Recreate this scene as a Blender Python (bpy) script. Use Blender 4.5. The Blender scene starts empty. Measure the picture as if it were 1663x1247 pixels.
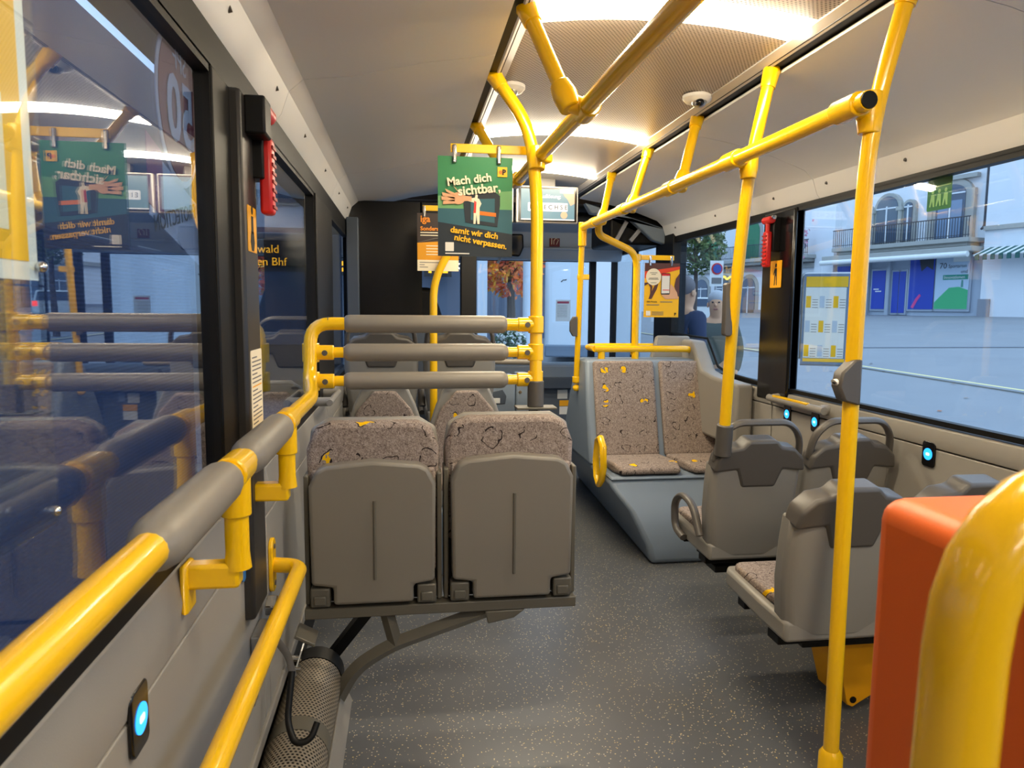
import bpy, bmesh, math, random
from mathutils import Vector, Matrix
random.seed(7)
R = math.radians
scene = bpy.context.scene
COL = scene.collection

# ------------------------------------------------------------------ camera
cam_d = bpy.data.cameras.new('camera'); cam = bpy.data.objects.new('camera', cam_d); COL.objects.link(cam)
cam_d.sensor_width = 36.0; cam_d.lens = 36.0 * 1170 / 1663; cam_d.clip_start = 0.02; cam_d.clip_end = 300
CAM = Vector((-0.8, 0, 1.4)); yaw, pitch, roll = R(8.345), R(6.05), R(0.5)
fwd = Vector((math.sin(yaw)*math.cos(pitch), math.cos(yaw)*math.cos(pitch), -math.sin(pitch)))
rt = Vector((math.cos(yaw), -math.sin(yaw), 0)); up = rt.cross(fwd)
r2 = rt*math.cos(roll) + up*math.sin(roll); u2 = -rt*math.sin(roll) + up*math.cos(roll)
M = Matrix((r2, u2, -fwd)).transposed().to_4x4(); M.translation = CAM
cam.matrix_world = M
cam_d.dof.use_dof = True; cam_d.dof.focus_distance = 2.8; cam_d.dof.aperture_fstop = 10
scene.camera = cam

# ------------------------------------------------------------------ sky, exposure
w = bpy.data.worlds.new('sky'); scene.world = w; w.use_nodes = True
bg = w.node_tree.nodes['Background']; bg.inputs[0].default_value = (0.53, 0.73, 1.0, 1); bg.inputs[1].default_value = 1.35
scene.view_settings.view_transform = 'Standard'; scene.view_settings.look = 'None'
scene.view_settings.exposure = 0.68; scene.view_settings.gamma = 1.0; scene.view_settings.use_curve_mapping = False
LAMP = 44.0
LAMPCOL = (1.0, 0.86, 0.63)

# ------------------------------------------------------------------ materials
MATS = {}
def lin(c):
    return tuple(((v/255)/12.92 if v/255 <= .04045 else ((v/255+.055)/1.055)**2.4) for v in c)
def mat(name, rgb, rough=.5, metal=0, spec=.5, noise=0, nscale=8, bump=0, bscale=200, emit=0, coat=0):
    """rgb in sRGB 0-255"""
    if name in MATS: return MATS[name]
    m = bpy.data.materials.new(name); m.use_nodes = True; nt = m.node_tree; b = nt.nodes['Principled BSDF']
    c = (*lin(rgb), 1); b.inputs['Base Color'].default_value = c
    b.inputs['Roughness'].default_value = rough; b.inputs['Metallic'].default_value = metal
    b.inputs['Specular IOR Level'].default_value = spec; b.inputs['Coat Weight'].default_value = coat
    if emit: b.inputs['Base Color'].default_value = tuple(v*.08 for v in c[:3])+(1,); b.inputs['Emission Color'].default_value = c; b.inputs['Emission Strength'].default_value = emit
    if noise or bump: tc = nt.nodes.new('ShaderNodeTexCoord')
    if noise:
        n = nt.nodes.new('ShaderNodeTexNoise'); n.inputs['Scale'].default_value = nscale; n.inputs['Detail'].default_value = 6
        nt.links.new(tc.outputs['Object'], n.inputs['Vector'])
        mx = nt.nodes.new('ShaderNodeMix'); mx.data_type = 'RGBA'
        mx.inputs[6].default_value = tuple(v*(1-noise) for v in c[:3])+(1,); mx.inputs[7].default_value = tuple(min(1, v*(1+noise)) for v in c[:3])+(1,)
        nt.links.new(n.outputs['Fac'], mx.inputs[0]); nt.links.new(mx.outputs[2], b.inputs['Base Color'])
    if bump:
        n2 = nt.nodes.new('ShaderNodeTexNoise'); n2.inputs['Scale'].default_value = bscale; n2.inputs['Detail'].default_value = 3
        nt.links.new(tc.outputs['Object'], n2.inputs['Vector'])
        bp = nt.nodes.new('ShaderNodeBump'); bp.inputs['Strength'].default_value = bump; bp.inputs['Distance'].default_value = .002
        nt.links.new(n2.outputs['Fac'], bp.inputs['Height']); nt.links.new(bp.outputs['Normal'], b.inputs['Normal'])
    MATS[name] = m; return m
def nmath(nt, op, a, b=None, c=None):
    n = nt.nodes.new('ShaderNodeMath'); n.operation = op
    for i, v in enumerate((a, b, c)):
        if v is None: continue
        if isinstance(v, (int, float)): n.inputs[i].default_value = v
        else: nt.links.new(v, n.inputs[i])
    return n.outputs[0]
def nmix(nt, f, a, b):
    mx = nt.nodes.new('ShaderNodeMix'); mx.data_type = 'RGBA'
    if isinstance(f, (int, float)): mx.inputs[0].default_value = f
    else: nt.links.new(f, mx.inputs[0])
    for i, v in ((6, a), (7, b)):
        if isinstance(v, tuple): mx.inputs[i].default_value = (*v[:3], 1)
        else: nt.links.new(v, mx.inputs[i])
    return mx.outputs[2]
def base(name, rough=.5, spec=.5):
    m = bpy.data.materials.new(name); m.use_nodes = True; nt = m.node_tree; b = nt.nodes['Principled BSDF']
    b.inputs['Roughness'].default_value = rough; b.inputs['Specular IOR Level'].default_value = spec
    tc = nt.nodes.new('ShaderNodeTexCoord'); MATS[name] = m
    return m, nt, b, tc
def fabric_mat():
    m, nt, b, tc = base('seat_fabric', .9, .15)
    sep = nt.nodes.new('ShaderNodeSeparateXYZ'); nt.links.new(tc.outputs['Object'], sep.inputs[0])
    v = nt.nodes.new('ShaderNodeCombineXYZ'); nt.links.new(sep.outputs[0], v.inputs[0])
    nt.links.new(nmath(nt, 'ADD', sep.outputs[1], sep.outputs[2]), v.inputs[1])
    oi = nt.nodes.new('ShaderNodeObjectInfo'); of = nt.nodes.new('ShaderNodeVectorMath'); of.operation = 'ADD'; nt.links.new(v.outputs[0], of.inputs[0])
    cx = nt.nodes.new('ShaderNodeCombineXYZ'); nt.links.new(nmath(nt, 'MULTIPLY', oi.outputs['Random'], 37.0), cx.inputs[0]); nt.links.new(nmath(nt, 'MULTIPLY', oi.outputs['Random'], 11.0), cx.inputs[1]); nt.links.new(cx.outputs[0], of.inputs[1]); v = of
    wob = nt.nodes.new('ShaderNodeTexNoise'); wob.inputs['Scale'].default_value = 20; wob.inputs['Detail'].default_value = 1
    nt.links.new(v.outputs[0], wob.inputs['Vector'])
    va = nt.nodes.new('ShaderNodeVectorMath'); va.operation = 'MULTIPLY_ADD'
    nt.links.new(wob.outputs['Color'], va.inputs[0]); va.inputs[1].default_value = (.06, .06, 0); nt.links.new(v.outputs[0], va.inputs[2])
    vo = nt.nodes.new('ShaderNodeTexVoronoi'); vo.voronoi_dimensions = '2D'; vo.inputs['Scale'].default_value = 8.0; vo.inputs['Randomness'].default_value = .45
    nt.links.new(va.outputs[0], vo.inputs['Vector'])
    d = vo.outputs['Distance']
    ring = nmath(nt, 'MULTIPLY', nmath(nt, 'GREATER_THAN', d, .20), nmath(nt, 'LESS_THAN', d, .232))
    gap = nt.nodes.new('ShaderNodeTexNoise'); gap.inputs['Scale'].default_value = 34; nt.links.new(v.outputs[0], gap.inputs['Vector'])
    ring = nmath(nt, 'MULTIPLY', ring, nmath(nt, 'GREATER_THAN', gap.outputs['Fac'], .47))
    sc = nt.nodes.new('ShaderNodeSeparateColor'); nt.links.new(vo.outputs['Color'], sc.inputs[0])
    yel = nmath(nt, 'MULTIPLY', nmath(nt, 'GREATER_THAN', sc.outputs[0], .80), nmath(nt, 'LESS_THAN', d, .19))
    yel = nmath(nt, 'MULTIPLY', yel, nmath(nt, 'GREATER_THAN', gap.outputs['Fac'], .46))
    fz = nt.nodes.new('ShaderNodeTexNoise'); fz.inputs['Scale'].default_value = 130; fz.inputs['Detail'].default_value = 5; fz.inputs['Distortion'].default_value = 1.5
    nt.links.new(tc.outputs['Object'], fz.inputs['Vector'])
    rmp = nt.nodes.new('ShaderNodeMapRange'); rmp.inputs[1].default_value = .33; rmp.inputs[2].default_value = .68; nt.links.new(fz.outputs['Fac'], rmp.inputs[0])
    c = nmix(nt, rmp.outputs[0], lin((104, 90, 84)), lin((176, 162, 152)))
    c = nmix(nt, yel, c, lin((236, 184, 10))); c = nmix(nt, ring, c, lin((42, 34, 34)))
    nt.links.new(c, b.inputs['Base Color'])
    bp = nt.nodes.new('ShaderNodeBump'); bp.inputs['Strength'].default_value = .3; bp.inputs['Distance'].default_value = .002
    nt.links.new(fz.outputs['Fac'], bp.inputs['Height']); nt.links.new(bp.outputs['Normal'], b.inputs['Normal'])
    return m
def floor_mat():
    m, nt, b, tc = base('speckled_floor', .42, .5)
    vo = nt.nodes.new('ShaderNodeTexVoronoi'); vo.inputs['Scale'].default_value = 120; nt.links.new(tc.outputs['Object'], vo.inputs['Vector'])
    sc = nt.nodes.new('ShaderNodeSeparateColor'); nt.links.new(vo.outputs['Color'], sc.inputs[0])
    th = nmath(nt, 'MULTIPLY', sc.outputs[2], .30)
    sp = nmath(nt, 'MULTIPLY', nmath(nt, 'LESS_THAN', vo.outputs['Distance'], th), nmath(nt, 'GREATER_THAN', sc.outputs[1], .30))
    nz = nt.nodes.new('ShaderNodeTexNoise'); nz.inputs['Scale'].default_value = 3; nz.inputs['Detail'].default_value = 6; nt.links.new(tc.outputs['Object'], nz.inputs['Vector'])
    c = nmix(nt, nz.outputs['Fac'], lin((78, 81, 86)), lin((96, 98, 101)))
    c = nmix(nt, sp, c, nmix(nt, sc.outputs[0], lin((205, 180, 110)), lin((190, 185, 172))))
    nt.links.new(c, b.inputs['Base Color'])
    nt.links.new(nmath(nt, 'ADD', nmath(nt, 'MULTIPLY', nz.outputs['Fac'], .15), .24), b.inputs['Roughness'])
    return m
def dots_mat(name, rgb, hole, pitchx, pitchy, rad, ax=(0, 1), metal=0, rough=.5, curved=None):
    """rows of round holes, staggered"""
    m, nt, b, tc = base(name, rough); b.inputs['Metallic'].default_value = metal
    sep = nt.nodes.new('ShaderNodeSeparateXYZ'); nt.links.new(tc.outputs['Object'], sep.inputs[0])
    if curved:      # angle round the tube axis (y)
        a = nmath(nt, 'MULTIPLY', nmath(nt, 'ARCTAN2', sep.outputs[2], sep.outputs[0]), curved)
    else: a = sep.outputs[ax[0]]
    u = nmath(nt, 'DIVIDE', a, pitchx); v = nmath(nt, 'DIVIDE', sep.outputs[ax[1]], pitchy)
    row = nmath(nt, 'FLOOR', v); u = nmath(nt, 'ADD', u, nmath(nt, 'MULTIPLY', row, .5))
    fu = nmath(nt, 'SUBTRACT', nmath(nt, 'FRACT', u), .5); fv = nmath(nt, 'SUBTRACT', nmath(nt, 'FRACT', v), .5)
    d = nmath(nt, 'SQRT', nmath(nt, 'ADD', nmath(nt, 'MULTIPLY', fu, fu), nmath(nt, 'MULTIPLY', fv, fv)))
    h = nmath(nt, 'LESS_THAN', d, rad)
    nt.links.new(nmix(nt, h, lin(rgb), lin(hole)), b.inputs['Base Color'])
    bp = nt.nodes.new('ShaderNodeBump'); bp.inputs['Strength'].default_value = .6; bp.inputs['Distance'].default_value = .002; bp.invert = True
    nt.links.new(h, bp.inputs['Height']); nt.links.new(bp.outputs['Normal'], b.inputs['Normal'])
    return m
def glass_mat(name, tint=(.93, .97, 1), ior=1.6, dirt=0):
    m = bpy.data.materials.new(name); m.use_nodes = True; nt = m.node_tree; nt.nodes.clear(); MATS[name] = m
    o = nt.nodes.new('ShaderNodeOutputMaterial'); tr = nt.nodes.new('ShaderNodeBsdfTransparent'); gl = nt.nodes.new('ShaderNodeBsdfGlossy')
    tr.inputs[0].default_value = (*tint, 1); gl.inputs['Roughness'].default_value = .0; gl.inputs[0].default_value = (1, 1, 1, 1)
    ge = nt.nodes.new('ShaderNodeNewGeometry'); dt = nt.nodes.new('ShaderNodeVectorMath'); dt.operation = 'DOT_PRODUCT'
    nt.links.new(ge.outputs['Normal'], dt.inputs[0]); nt.links.new(ge.outputs['Incoming'], dt.inputs[1])
    f0 = ((ior-1)/(ior+1))**2; k = nmath(nt, 'POWER', nmath(nt, 'SUBTRACT', 1.0, nmath(nt, 'ABSOLUTE', dt.outputs['Value'])), 5.0)
    fr = nmath(nt, 'MULTIPLY_ADD', k, 1-f0, f0)
    mx = nt.nodes.new('ShaderNodeMixShader'); nt.links.new(fr, mx.inputs[0]); nt.links.new(tr.outputs[0], mx.inputs[1]); nt.links.new(gl.outputs[0], mx.inputs[2])
    nt.links.new(mx.outputs[0], o.inputs[0]); return m
def film_mat():
    """perforated advertising film on the outside of a pane: fine horizontal lines, lets some daylight through"""
    m = bpy.data.materials.new('perforated_film'); m.use_nodes = True; nt = m.node_tree; nt.nodes.clear(); MATS['perforated_film'] = m
    o = nt.nodes.new('ShaderNodeOutputMaterial'); tc = nt.nodes.new('ShaderNodeTexCoord')
    sep = nt.nodes.new('ShaderNodeSeparateXYZ'); nt.links.new(tc.outputs['Object'], sep.inputs[0])
    ln = nmath(nt, 'GREATER_THAN', nmath(nt, 'FRACT', nmath(nt, 'MULTIPLY', sep.outputs[2], 160)), .45)
    nz = nt.nodes.new('ShaderNodeTexNoise'); nz.inputs['Scale'].default_value = 3.2; nt.links.new(tc.outputs['Object'], nz.inputs['Vector'])
    c = nmix(nt, nz.outputs['Fac'], lin((120, 130, 156)), lin((182, 192, 216)))
    df = nt.nodes.new('ShaderNodeBsdfTranslucent'); nt.links.new(c, df.inputs[0])
    d2 = nt.nodes.new('ShaderNodeBsdfDiffuse'); d2.inputs[0].default_value = (*lin((84, 90, 108)), 1)
    mx = nt.nodes.new('ShaderNodeMixShader'); mx.inputs[0].default_value = .45; nt.links.new(df.outputs[0], mx.inputs[1]); nt.links.new(d2.outputs[0], mx.inputs[2])
    tr = nt.nodes.new('ShaderNodeBsdfTransparent'); tr.inputs[0].default_value = (.6, .7, .9, 1)
    m2 = nt.nodes.new('ShaderNodeMixShader'); nt.links.new(nmath(nt, 'MULTIPLY', ln, .45), m2.inputs[0]); nt.links.new(mx.outputs[0], m2.inputs[1]); nt.links.new(tr.outputs[0], m2.inputs[2])
    nt.links.new(m2.outputs[0], o.inputs[0]); return m

YEL = mat('yellow_paint', (250, 196, 4), .22, spec=.6, coat=.3)
GREY = mat('grey_plastic', (142, 138, 131), .45, bump=.15, bscale=600)
WALLM = mat('wall_plastic', (150, 146, 139), .42, bump=.12, bscale=500)
SHELL = mat('seat_shell_grey', (140, 137, 131), .4, bump=.15, bscale=700)
DARKP = mat('dark_grey_plastic', (84, 80, 76), .38, bump=.15, bscale=700)
PAD = mat('grey_foam_pad', (134, 127, 116), .42)
BLACK = mat('black_rubber', (9, 9, 10), .5, spec=.3)
BLK2 = mat('black_gloss_panel', (14, 14, 16), .18)
POST = mat('dark_post_paint', (46, 44, 43), .4)
COVE = mat('cream_panel', (238, 238, 238), .45)
SMOOTHC = mat('ceiling_smooth', (186, 182, 178), .35)
ALU = mat('brushed_aluminium', (176, 176, 176), .35, metal=.8)
CHROME = mat('chrome', (200, 200, 200), .15, metal=1)
FRAMEG = mat('frame_olive_grey', (96, 92, 82), .4)
BLUEG = mat('blue_grey_panel', (122, 136, 152), .45)
DKBLUE = mat('dark_blue_grey_panel', (66, 76, 90), .5)
WHITE = mat('white_plastic', (232, 232, 228), .4)
PAPER = mat('paper_white', (236, 232, 222), .7)
INK = mat('ink_dark', (30, 28, 30), .7)
INKG = mat('ink_grey', (120, 116, 112), .7)
RED = mat('red_plastic', (214, 34, 30), .35)
ORANGE = mat('orange_plastic', (236, 104, 20), .42, bump=.08, bscale=400)
STICK = mat('sticker_orange', (250, 176, 10), .5)
CREAMT = mat('print_cream', (244, 232, 204), .6)
PYEL = mat('print_yellow', (250, 190, 10), .5)
FAB = fabric_mat(); FLOORM = floor_mat()
CEILP = dots_mat('perforated_ceiling', (196, 188, 182), (70, 62, 58), .0135, .0105, .26, (0, 1), 0, .45)
HEATM = dots_mat('perforated_heater', (150, 140, 124), (16, 14, 12), .0125, .0125, .30, (0, 1), .3, .45, curved=.09)
GLASS = glass_mat('window_glass', (.92, .97, 1), 1.45); GLASSL = glass_mat('window_glass_double', (.80, .86, .95), 2.1)
FILM = film_mat()
TRP = bpy.data.materials.new('thin_paper'); TRP.use_nodes = True        # paper against the daylight: partly translucent
_n = TRP.node_tree; _d = _n.nodes['Principled BSDF']; _d.inputs['Base Color'].default_value = (.85, .85, .82, 1)
_t = _n.nodes.new('ShaderNodeBsdfTranslucent'); _t.inputs[0].default_value = (.95, .95, .93, 1); _x = _n.nodes.new('ShaderNodeMixShader'); _x.inputs[0].default_value = .75
_n.links.new(_d.outputs[0], _x.inputs[1]); _n.links.new(_t.outputs[0], _x.inputs[2]); _n.links.new(_x.outputs[0], _n.nodes['Material Output'].inputs[0])
LIGHTM = bpy.data.materials.new('light_diffuser'); LIGHTM.use_nodes = True
_b = LIGHTM.node_tree.nodes['Principled BSDF']; _b.inputs['Emission Color'].default_value = (*LAMPCOL, 1); _b.inputs['Emission Strength'].default_value = LAMP
BLUEL = mat('blue_led_light', (40, 150, 255), .4, emit=1.6)

# ------------------------------------------------------------------ mesh builder
class MB:
    def __init__(s): s.v = []; s.f = []
    def add(s, vs, fs):
        o = len(s.v); s.v += [tuple(p) for p in vs]; s.f += [tuple(i+o for i in f) for f in fs]; return s
    def box(s, x0, y0, z0, x1, y1, z1):
        return s.add([(x0,y0,z0),(x1,y0,z0),(x1,y1,z0),(x0,y1,z0),(x0,y0,z1),(x1,y0,z1),(x1,y1,z1),(x0,y1,z1)],
                     [(0,3,2,1),(4,5,6,7),(0,1,5,4),(1,2,6,5),(2,3,7,6),(3,0,4,7)])
    def obox(s, c, size, rot=(0, 0, 0)):
        from mathutils import Euler
        m = Euler(rot).to_matrix(); hx, hy, hz = (k/2 for k in size); c = Vector(c)
        vs = [c + m @ Vector((x*hx, y*hy, z*hz)) for z in (-1, 1) for y in (-1, 1) for x in (-1, 1)]
        return s.add(vs, [(0,2,3,1),(4,5,7,6),(0,1,5,4),(1,3,7,5),(3,2,6,7),(2,0,4,6)])
    def prism(s, poly, plane, a, b):
        def P(u, v, t): return {'xz': (u, t, v), 'xy': (u, v, t), 'yz': (t, u, v)}[plane]
        n = len(poly); vs = [P(u, v, a) for u, v in poly] + [P(u, v, b) for u, v in poly]
        return s.add(vs, [tuple(range(n)), tuple(range(2*n-1, n-1, -1))] + [(i, (i+1) % n, n+(i+1) % n, n+i) for i in range(n)])
    def tube(s, path, r, n=14, fillet=0, caps=True, closed=False, sx=1.0):
        pts = [Vector(p) for p in path]
        if fillet and len(pts) > 2:
            q = [pts[0]]
            for i in range(1, len(pts)-1):
                a, p, b = pts[i-1], pts[i], pts[i+1]
                da = (a-p); db = (b-p); f = min(fillet, da.length*.48, db.length*.48)
                A = p + da.normalized()*f; B = p + db.normalized()*f
                for k in range(7):
                    t = k/6; q.append(A*(1-t)**2 + p*2*t*(1-t) + B*t*t)
            q.append(pts[-1]); pts = q
        N = len(pts); rs = r if isinstance(r, (list, tuple)) else [r]*N
        tan = []
        for i in range(N):
            if closed: d = pts[(i+1) % N] - pts[i-1]
            else: d = pts[min(i+1, N-1)] - pts[max(i-1, 0)]
            tan.append(d.normalized())
        ref = Vector((0, 0, 1)) if abs(tan[0].z) < .9 else Vector((1, 0, 0))
        nrm = (ref - tan[0]*ref.dot(tan[0])).normalized(); vs = []
        for i in range(N):
            nrm = (nrm - tan[i]*nrm.dot(tan[i])).normalized(); bi = tan[i].cross(nrm)
            for k in range(n):
                a = 2*math.pi*k/n; vs.append(pts[i] + nrm*math.cos(a)*rs[i] + bi*math.sin(a)*rs[i]*sx)
        fs = []
        for i in range(N if closed else N-1):
            j = (i+1) % N
            for k in range(n):
                fs.append((i*n+k, i*n+(k+1) % n, j*n+(k+1) % n, j*n+k))
        if caps and not closed: fs += [tuple(range(n-1, -1, -1)), tuple((N-1)*n+k for k in range(n))]
        return s.add(vs, fs)
    def cyl(s, a, b, r, n=16): return s.tube([a, b], r, n)
    def pad(s, a, b, r, n=18, e=.05):
        a, b = Vector(a), Vector(b); L = (b-a).length; d = (b-a)/L
        prof = [(0, .45), (.012, .72), (e*.6, .92), (e, 1)]
        ps = [a+d*t for t, _ in prof] + [b-d*t for t, _ in reversed(prof)]
        return s.tube(ps, [r*k for _, k in prof] + [r*k for _, k in reversed(prof)], n)
    def sphere(s, c, rx, ry=None, rz=None, nu=16, nv=10):
        ry = ry or rx; rz = rz or rx; vs = [(c[0], c[1], c[2]-rz)]; fs = []
        for j in range(1, nv):
            t = -math.pi/2 + math.pi*j/nv
            for i in range(nu):
                a = 2*math.pi*i/nu; vs.append((c[0]+rx*math.cos(t)*math.cos(a), c[1]+ry*math.cos(t)*math.sin(a), c[2]+rz*math.sin(t)))
        vs.append((c[0], c[1], c[2]+rz)); L = len(vs)-1
        for i in range(nu): fs.append((0, 1+(i+1) % nu, 1+i)); fs.append((L, L-nu+i, L-nu+(i+1) % nu))
        for j in range(nv-2):
            for i in range(nu): fs.append((1+j*nu+i, 1+j*nu+(i+1) % nu, 1+(j+1)*nu+(i+1) % nu, 1+(j+1)*nu+i))
        return s.add(vs, fs)
    def loft(s, secs, caps=True):
        n = len(secs[0]); vs = [p for q in secs for p in q]; fs = []
        for i in range(len(secs)-1):
            for k in range(n): fs.append((i*n+k, i*n+(k+1) % n, (i+1)*n+(k+1) % n, (i+1)*n+k))
        if caps: fs += [tuple(range(n-1, -1, -1)), tuple((len(secs)-1)*n+k for k in range(n))]
        return s.add(vs, fs)
    def strip(s, prof, y0, y1, th):
        """a sheet with thickness: profile of (x, z) extruded along y"""
        out = []
        for i, p in enumerate(prof):
            a = Vector(prof[max(i-1, 0)]); b = Vector(prof[min(i+1, len(prof)-1)]); d = (b-a).normalized(); out.append((p[0]-d.y*th, p[1]+d.x*th))
        return s.prism(list(prof) + out[::-1], 'xz', y0, y1)
    def build(s, name, m, parent=None, org=(0, 0, 0), bevel=0, seg=2, kind=None, flat=False, ang=38):
        me = bpy.data.meshes.new(name); ox, oy, oz = org
        me.from_pydata([(x-ox, y-oy, z-oz) for x, y, z in s.v], [], s.f)
        bm = bmesh.new(); bm.from_mesh(me); bmesh.ops.recalc_face_normals(bm, faces=bm.faces); bm.to_mesh(me); bm.free()
        if not flat:
            me.polygons.foreach_set('use_smooth', [True]*len(me.polygons)); me.set_sharp_from_angle(angle=R(ang))
        me.materials.append(m)
        o = bpy.data.objects.new(name, me); COL.objects.link(o); o.parent = parent
        if bevel:
            md = o.modifiers.new('bevel', 'BEVEL'); md.width = bevel; md.segments = seg; md.limit_method = 'ANGLE'; md.angle_limit = R(35)
        if kind: o['kind'] = kind
        return o
def tag(o, label, cat, group=None):
    o['label'] = label; o['category'] = cat
    if group: o['group'] = group
    return o
class Thing:
    """an Empty at the thing's base; parts are given in world coordinates unless local=True"""
    def __init__(s, name, label=None, cat=None, loc=(0, 0, 0), group=None, kind=None, rotz=0, local=False):
        s.o = bpy.data.objects.new(name, None); COL.objects.link(s.o); s.o.location = loc; s.o.rotation_euler = (0, 0, rotz)
        s.o.empty_display_size = .1; s.loc = (0, 0, 0) if local else loc
        if label: tag(s.o, label, cat, group)
        if kind: s.o['kind'] = kind
    def part(s, name, mb, m, bevel=0, seg=2, parent=None, **k): return mb.build(name, m, parent or s.o, s.loc, bevel, seg, **k)
def solo(name, mb, m, label, cat, org=(0, 0, 0), bevel=0, group=None, **k):
    o = mb.build(name, m, None, org, bevel, **k); o.location = org; return tag(o, label, cat, group)
def struct(name, mb, m, parent=None, **k): return mb.build(name, m, parent, kind='structure', **k)
def copy_tree(o, parent=None):
    c = o.copy(); COL.objects.link(c); c.parent = parent
    for ch in list(o.children): copy_tree(ch, c)
    return c
def text(s, size, m, parent, pos, align='LEFT', ang=0, name='lettering', off=0, mirror=False, bold=0, rx=90, rz=0, xs=1.0):
    """flat lettering standing in the local xz plane, read from -y"""
    cu = bpy.data.curves.new('t', 'FONT'); cu.body = s; cu.size = size; cu.align_x = align; cu.extrude = .0004; cu.offset = bold
    cu.resolution_u = 3
    ob = bpy.data.objects.new('t', cu); COL.objects.link(ob); dg = bpy.context.evaluated_depsgraph_get(); dg.update()
    me = bpy.data.meshes.new_from_object(ob.evaluated_get(dg)); bpy.data.objects.remove(ob)
    mt = Matrix.Translation(pos) @ Matrix.Rotation(R(rz), 4, 'Z') @ Matrix.Rotation(R(rx), 4, 'X') @ Matrix.Rotation(R(ang), 4, 'Z') @ Matrix.Diagonal((-xs if mirror else xs, 1, 1, 1))
    me.transform(mt)
    if mirror: me.flip_normals()
    me.materials.clear(); me.materials.append(m); me.name = name
    o = bpy.data.objects.new(name, me); COL.objects.link(o); o.parent = parent; return o
def poly(parent, name, pts, m, y, th=.0006):
    """a flat print: polygon in the local xz plane, its face at y (towards -y)"""
    return MB().prism(pts, 'xz', y, y+th).build(name, m, parent, flat=True)
def disc(cx, cz, rx, rz=None, n=28): rz = rz or rx; return [(cx+rx*math.cos(2*math.pi*k/n), cz+rz*math.sin(2*math.pi*k/n)) for k in range(n)]
def rrect(x0, z0, x1, z1, r, n=5):
    out = []
    for cx, cz, a0 in ((x1-r, z1-r, 0), (x0+r, z1-r, 90), (x0+r, z0+r, 180), (x1-r, z0+r, 270)):
        for k in range(n+1): a = R(a0+90*k/n); out.append((cx+r*math.cos(a), cz+r*math.sin(a)))
    return out
def arch(x0, z0, x1, zs, n=10, rise=None):
    """outline of an opening with a round head springing at zs"""
    cx = (x0+x1)/2; r = (x1-x0)/2; rise = rise or r
    return [(x0, z0), (x1, z0)] + [(cx+r*math.cos(math.pi*k/n), zs+rise*math.sin(math.pi*k/n)) for k in range(n+1)]

# ================================================================== BUS SHELL
YB, YF = -4.0, 7.0
fl = struct('floor', MB().box(-1.25, YB, -.06, 1.25, 6.95, 0), FLOORM)
# ---- left wall
wl = Thing('wall_left', kind='structure')
for y0, y1 in ((YB, -.6), (-.596, 2.0), (2.006, 2.075), (2.081, 3.6), (3.606, 5.3)):
    wl.part('wall_panel', MB().box(-1.235, y0, .24, -1.2, y1, .80), WALLM, .003)
    wl.part('ledge_panel', MB().prism([(-1.235, .804), (-1.2, .804), (-1.188, .885), (-1.198, .945), (-1.29, .955), (-1.29, .93), (-1.235, .90)], 'xz', y0, y1), WALLM, .004)
wl.part('kick_rail', MB().box(-1.235, YB, .20, -1.192, 5.3, .238), GREY, .004)
wl.part('kick_plate', MB().box(-1.25, YB, 0, -1.215, 5.3, .20), BLACK)
wl.part('outer_skin', MB().box(-1.31, YB, -.3, -1.292, 7.0, .95), DARKP)  # unseen shell beyond the panels, added to block light
# ---- right wall
wr = Thing('wall_right', kind='structure')
for y0, y1 in ((YB, -.6), (-.596, 1.4), (1.405, 3.70), (3.712, 5.3)):
    wr.part('wall_panel', MB().box(1.2, y0, .05, 1.235, y1, .872), WALLM, .003)
    wr.part('ledge_panel', MB().prism([(1.235, .877), (1.2, .877), (1.19, .91), (1.20, .955), (1.29, .965), (1.29, .93), (1.235, .91)], 'xz', y0, y1), WALLM, .004)
wr.part('outer_skin', MB().box(1.292, YB, -.3, 1.31, 5.45, .96), DARKP)  # same unseen light-blocking shell, added on the right
struct('wall_back', MB().box(-1.3, YB-.05, -.05, 1.3, YB, 2.4), GREY)
# ---- ceiling: curved cove panels either side, dark gap, centre panels
ce = Thing('ceiling', kind='structure')
def cove(sgn, zb):
    return [(sgn*1.205, zb), (sgn*1.19, zb+.02), (sgn*1.165, zb+.09), (sgn*1.12, zb+.13), (sgn*.95, 2.135), (sgn*.75, 2.185), (sgn*.505, 2.225)]
for sgn, zb, cuts in ((-1, 1.985, (YB, .55, 2.45, 4.1, 5.35)), (1, 1.945, (YB, 1.75, 3.35, 5.45))):
    for a, b in zip(cuts[:-1], cuts[1:]):
        p = cove(sgn, zb)
        ce.part('cove_panel', MB().strip(p if sgn > 0 else p, a+.002, b-.002, -.012 if sgn > 0 else .012), COVE, ang=25)
    ys = (.6, 1.15, 1.72, 2.3, 2.9, 3.6, 4.3, 4.9) if sgn < 0 else (1.2, 1.95, 2.7, 3.25, 3.75, 4.5, 5.2)
    for y in ys:
        ce.part('screw', MB().cyl((sgn*1.183, y, zb+.055), (sgn*1.173, y, zb+.058), .0075, 12), DARKP)
for sgn in (-1, 1):
    ce.part('gap_strip', MB().box(min(sgn*.455, sgn*.515), YB, 2.245, max(sgn*.455, sgn*.515), 6.5, 2.275), BLACK)
    ce.part('edge_rail', MB().prism([(sgn*.425, 2.262), (sgn*.468, 2.24), (sgn*.478, 2.252), (sgn*.44, 2.285)], 'xz', YB, 5.9), SMOOTHC, .003)
LY = (-2.35, -.85, .66, 2.20, 3.72, 4.74)  # first three: unseen strips above and behind the camera, added for lighting
def arcz(x): return 2.302 - .04*(x/.46)**2
cutsy = [YB] + [v for y in LY for v in (y-.085, y+.085)] + [5.9]
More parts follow.
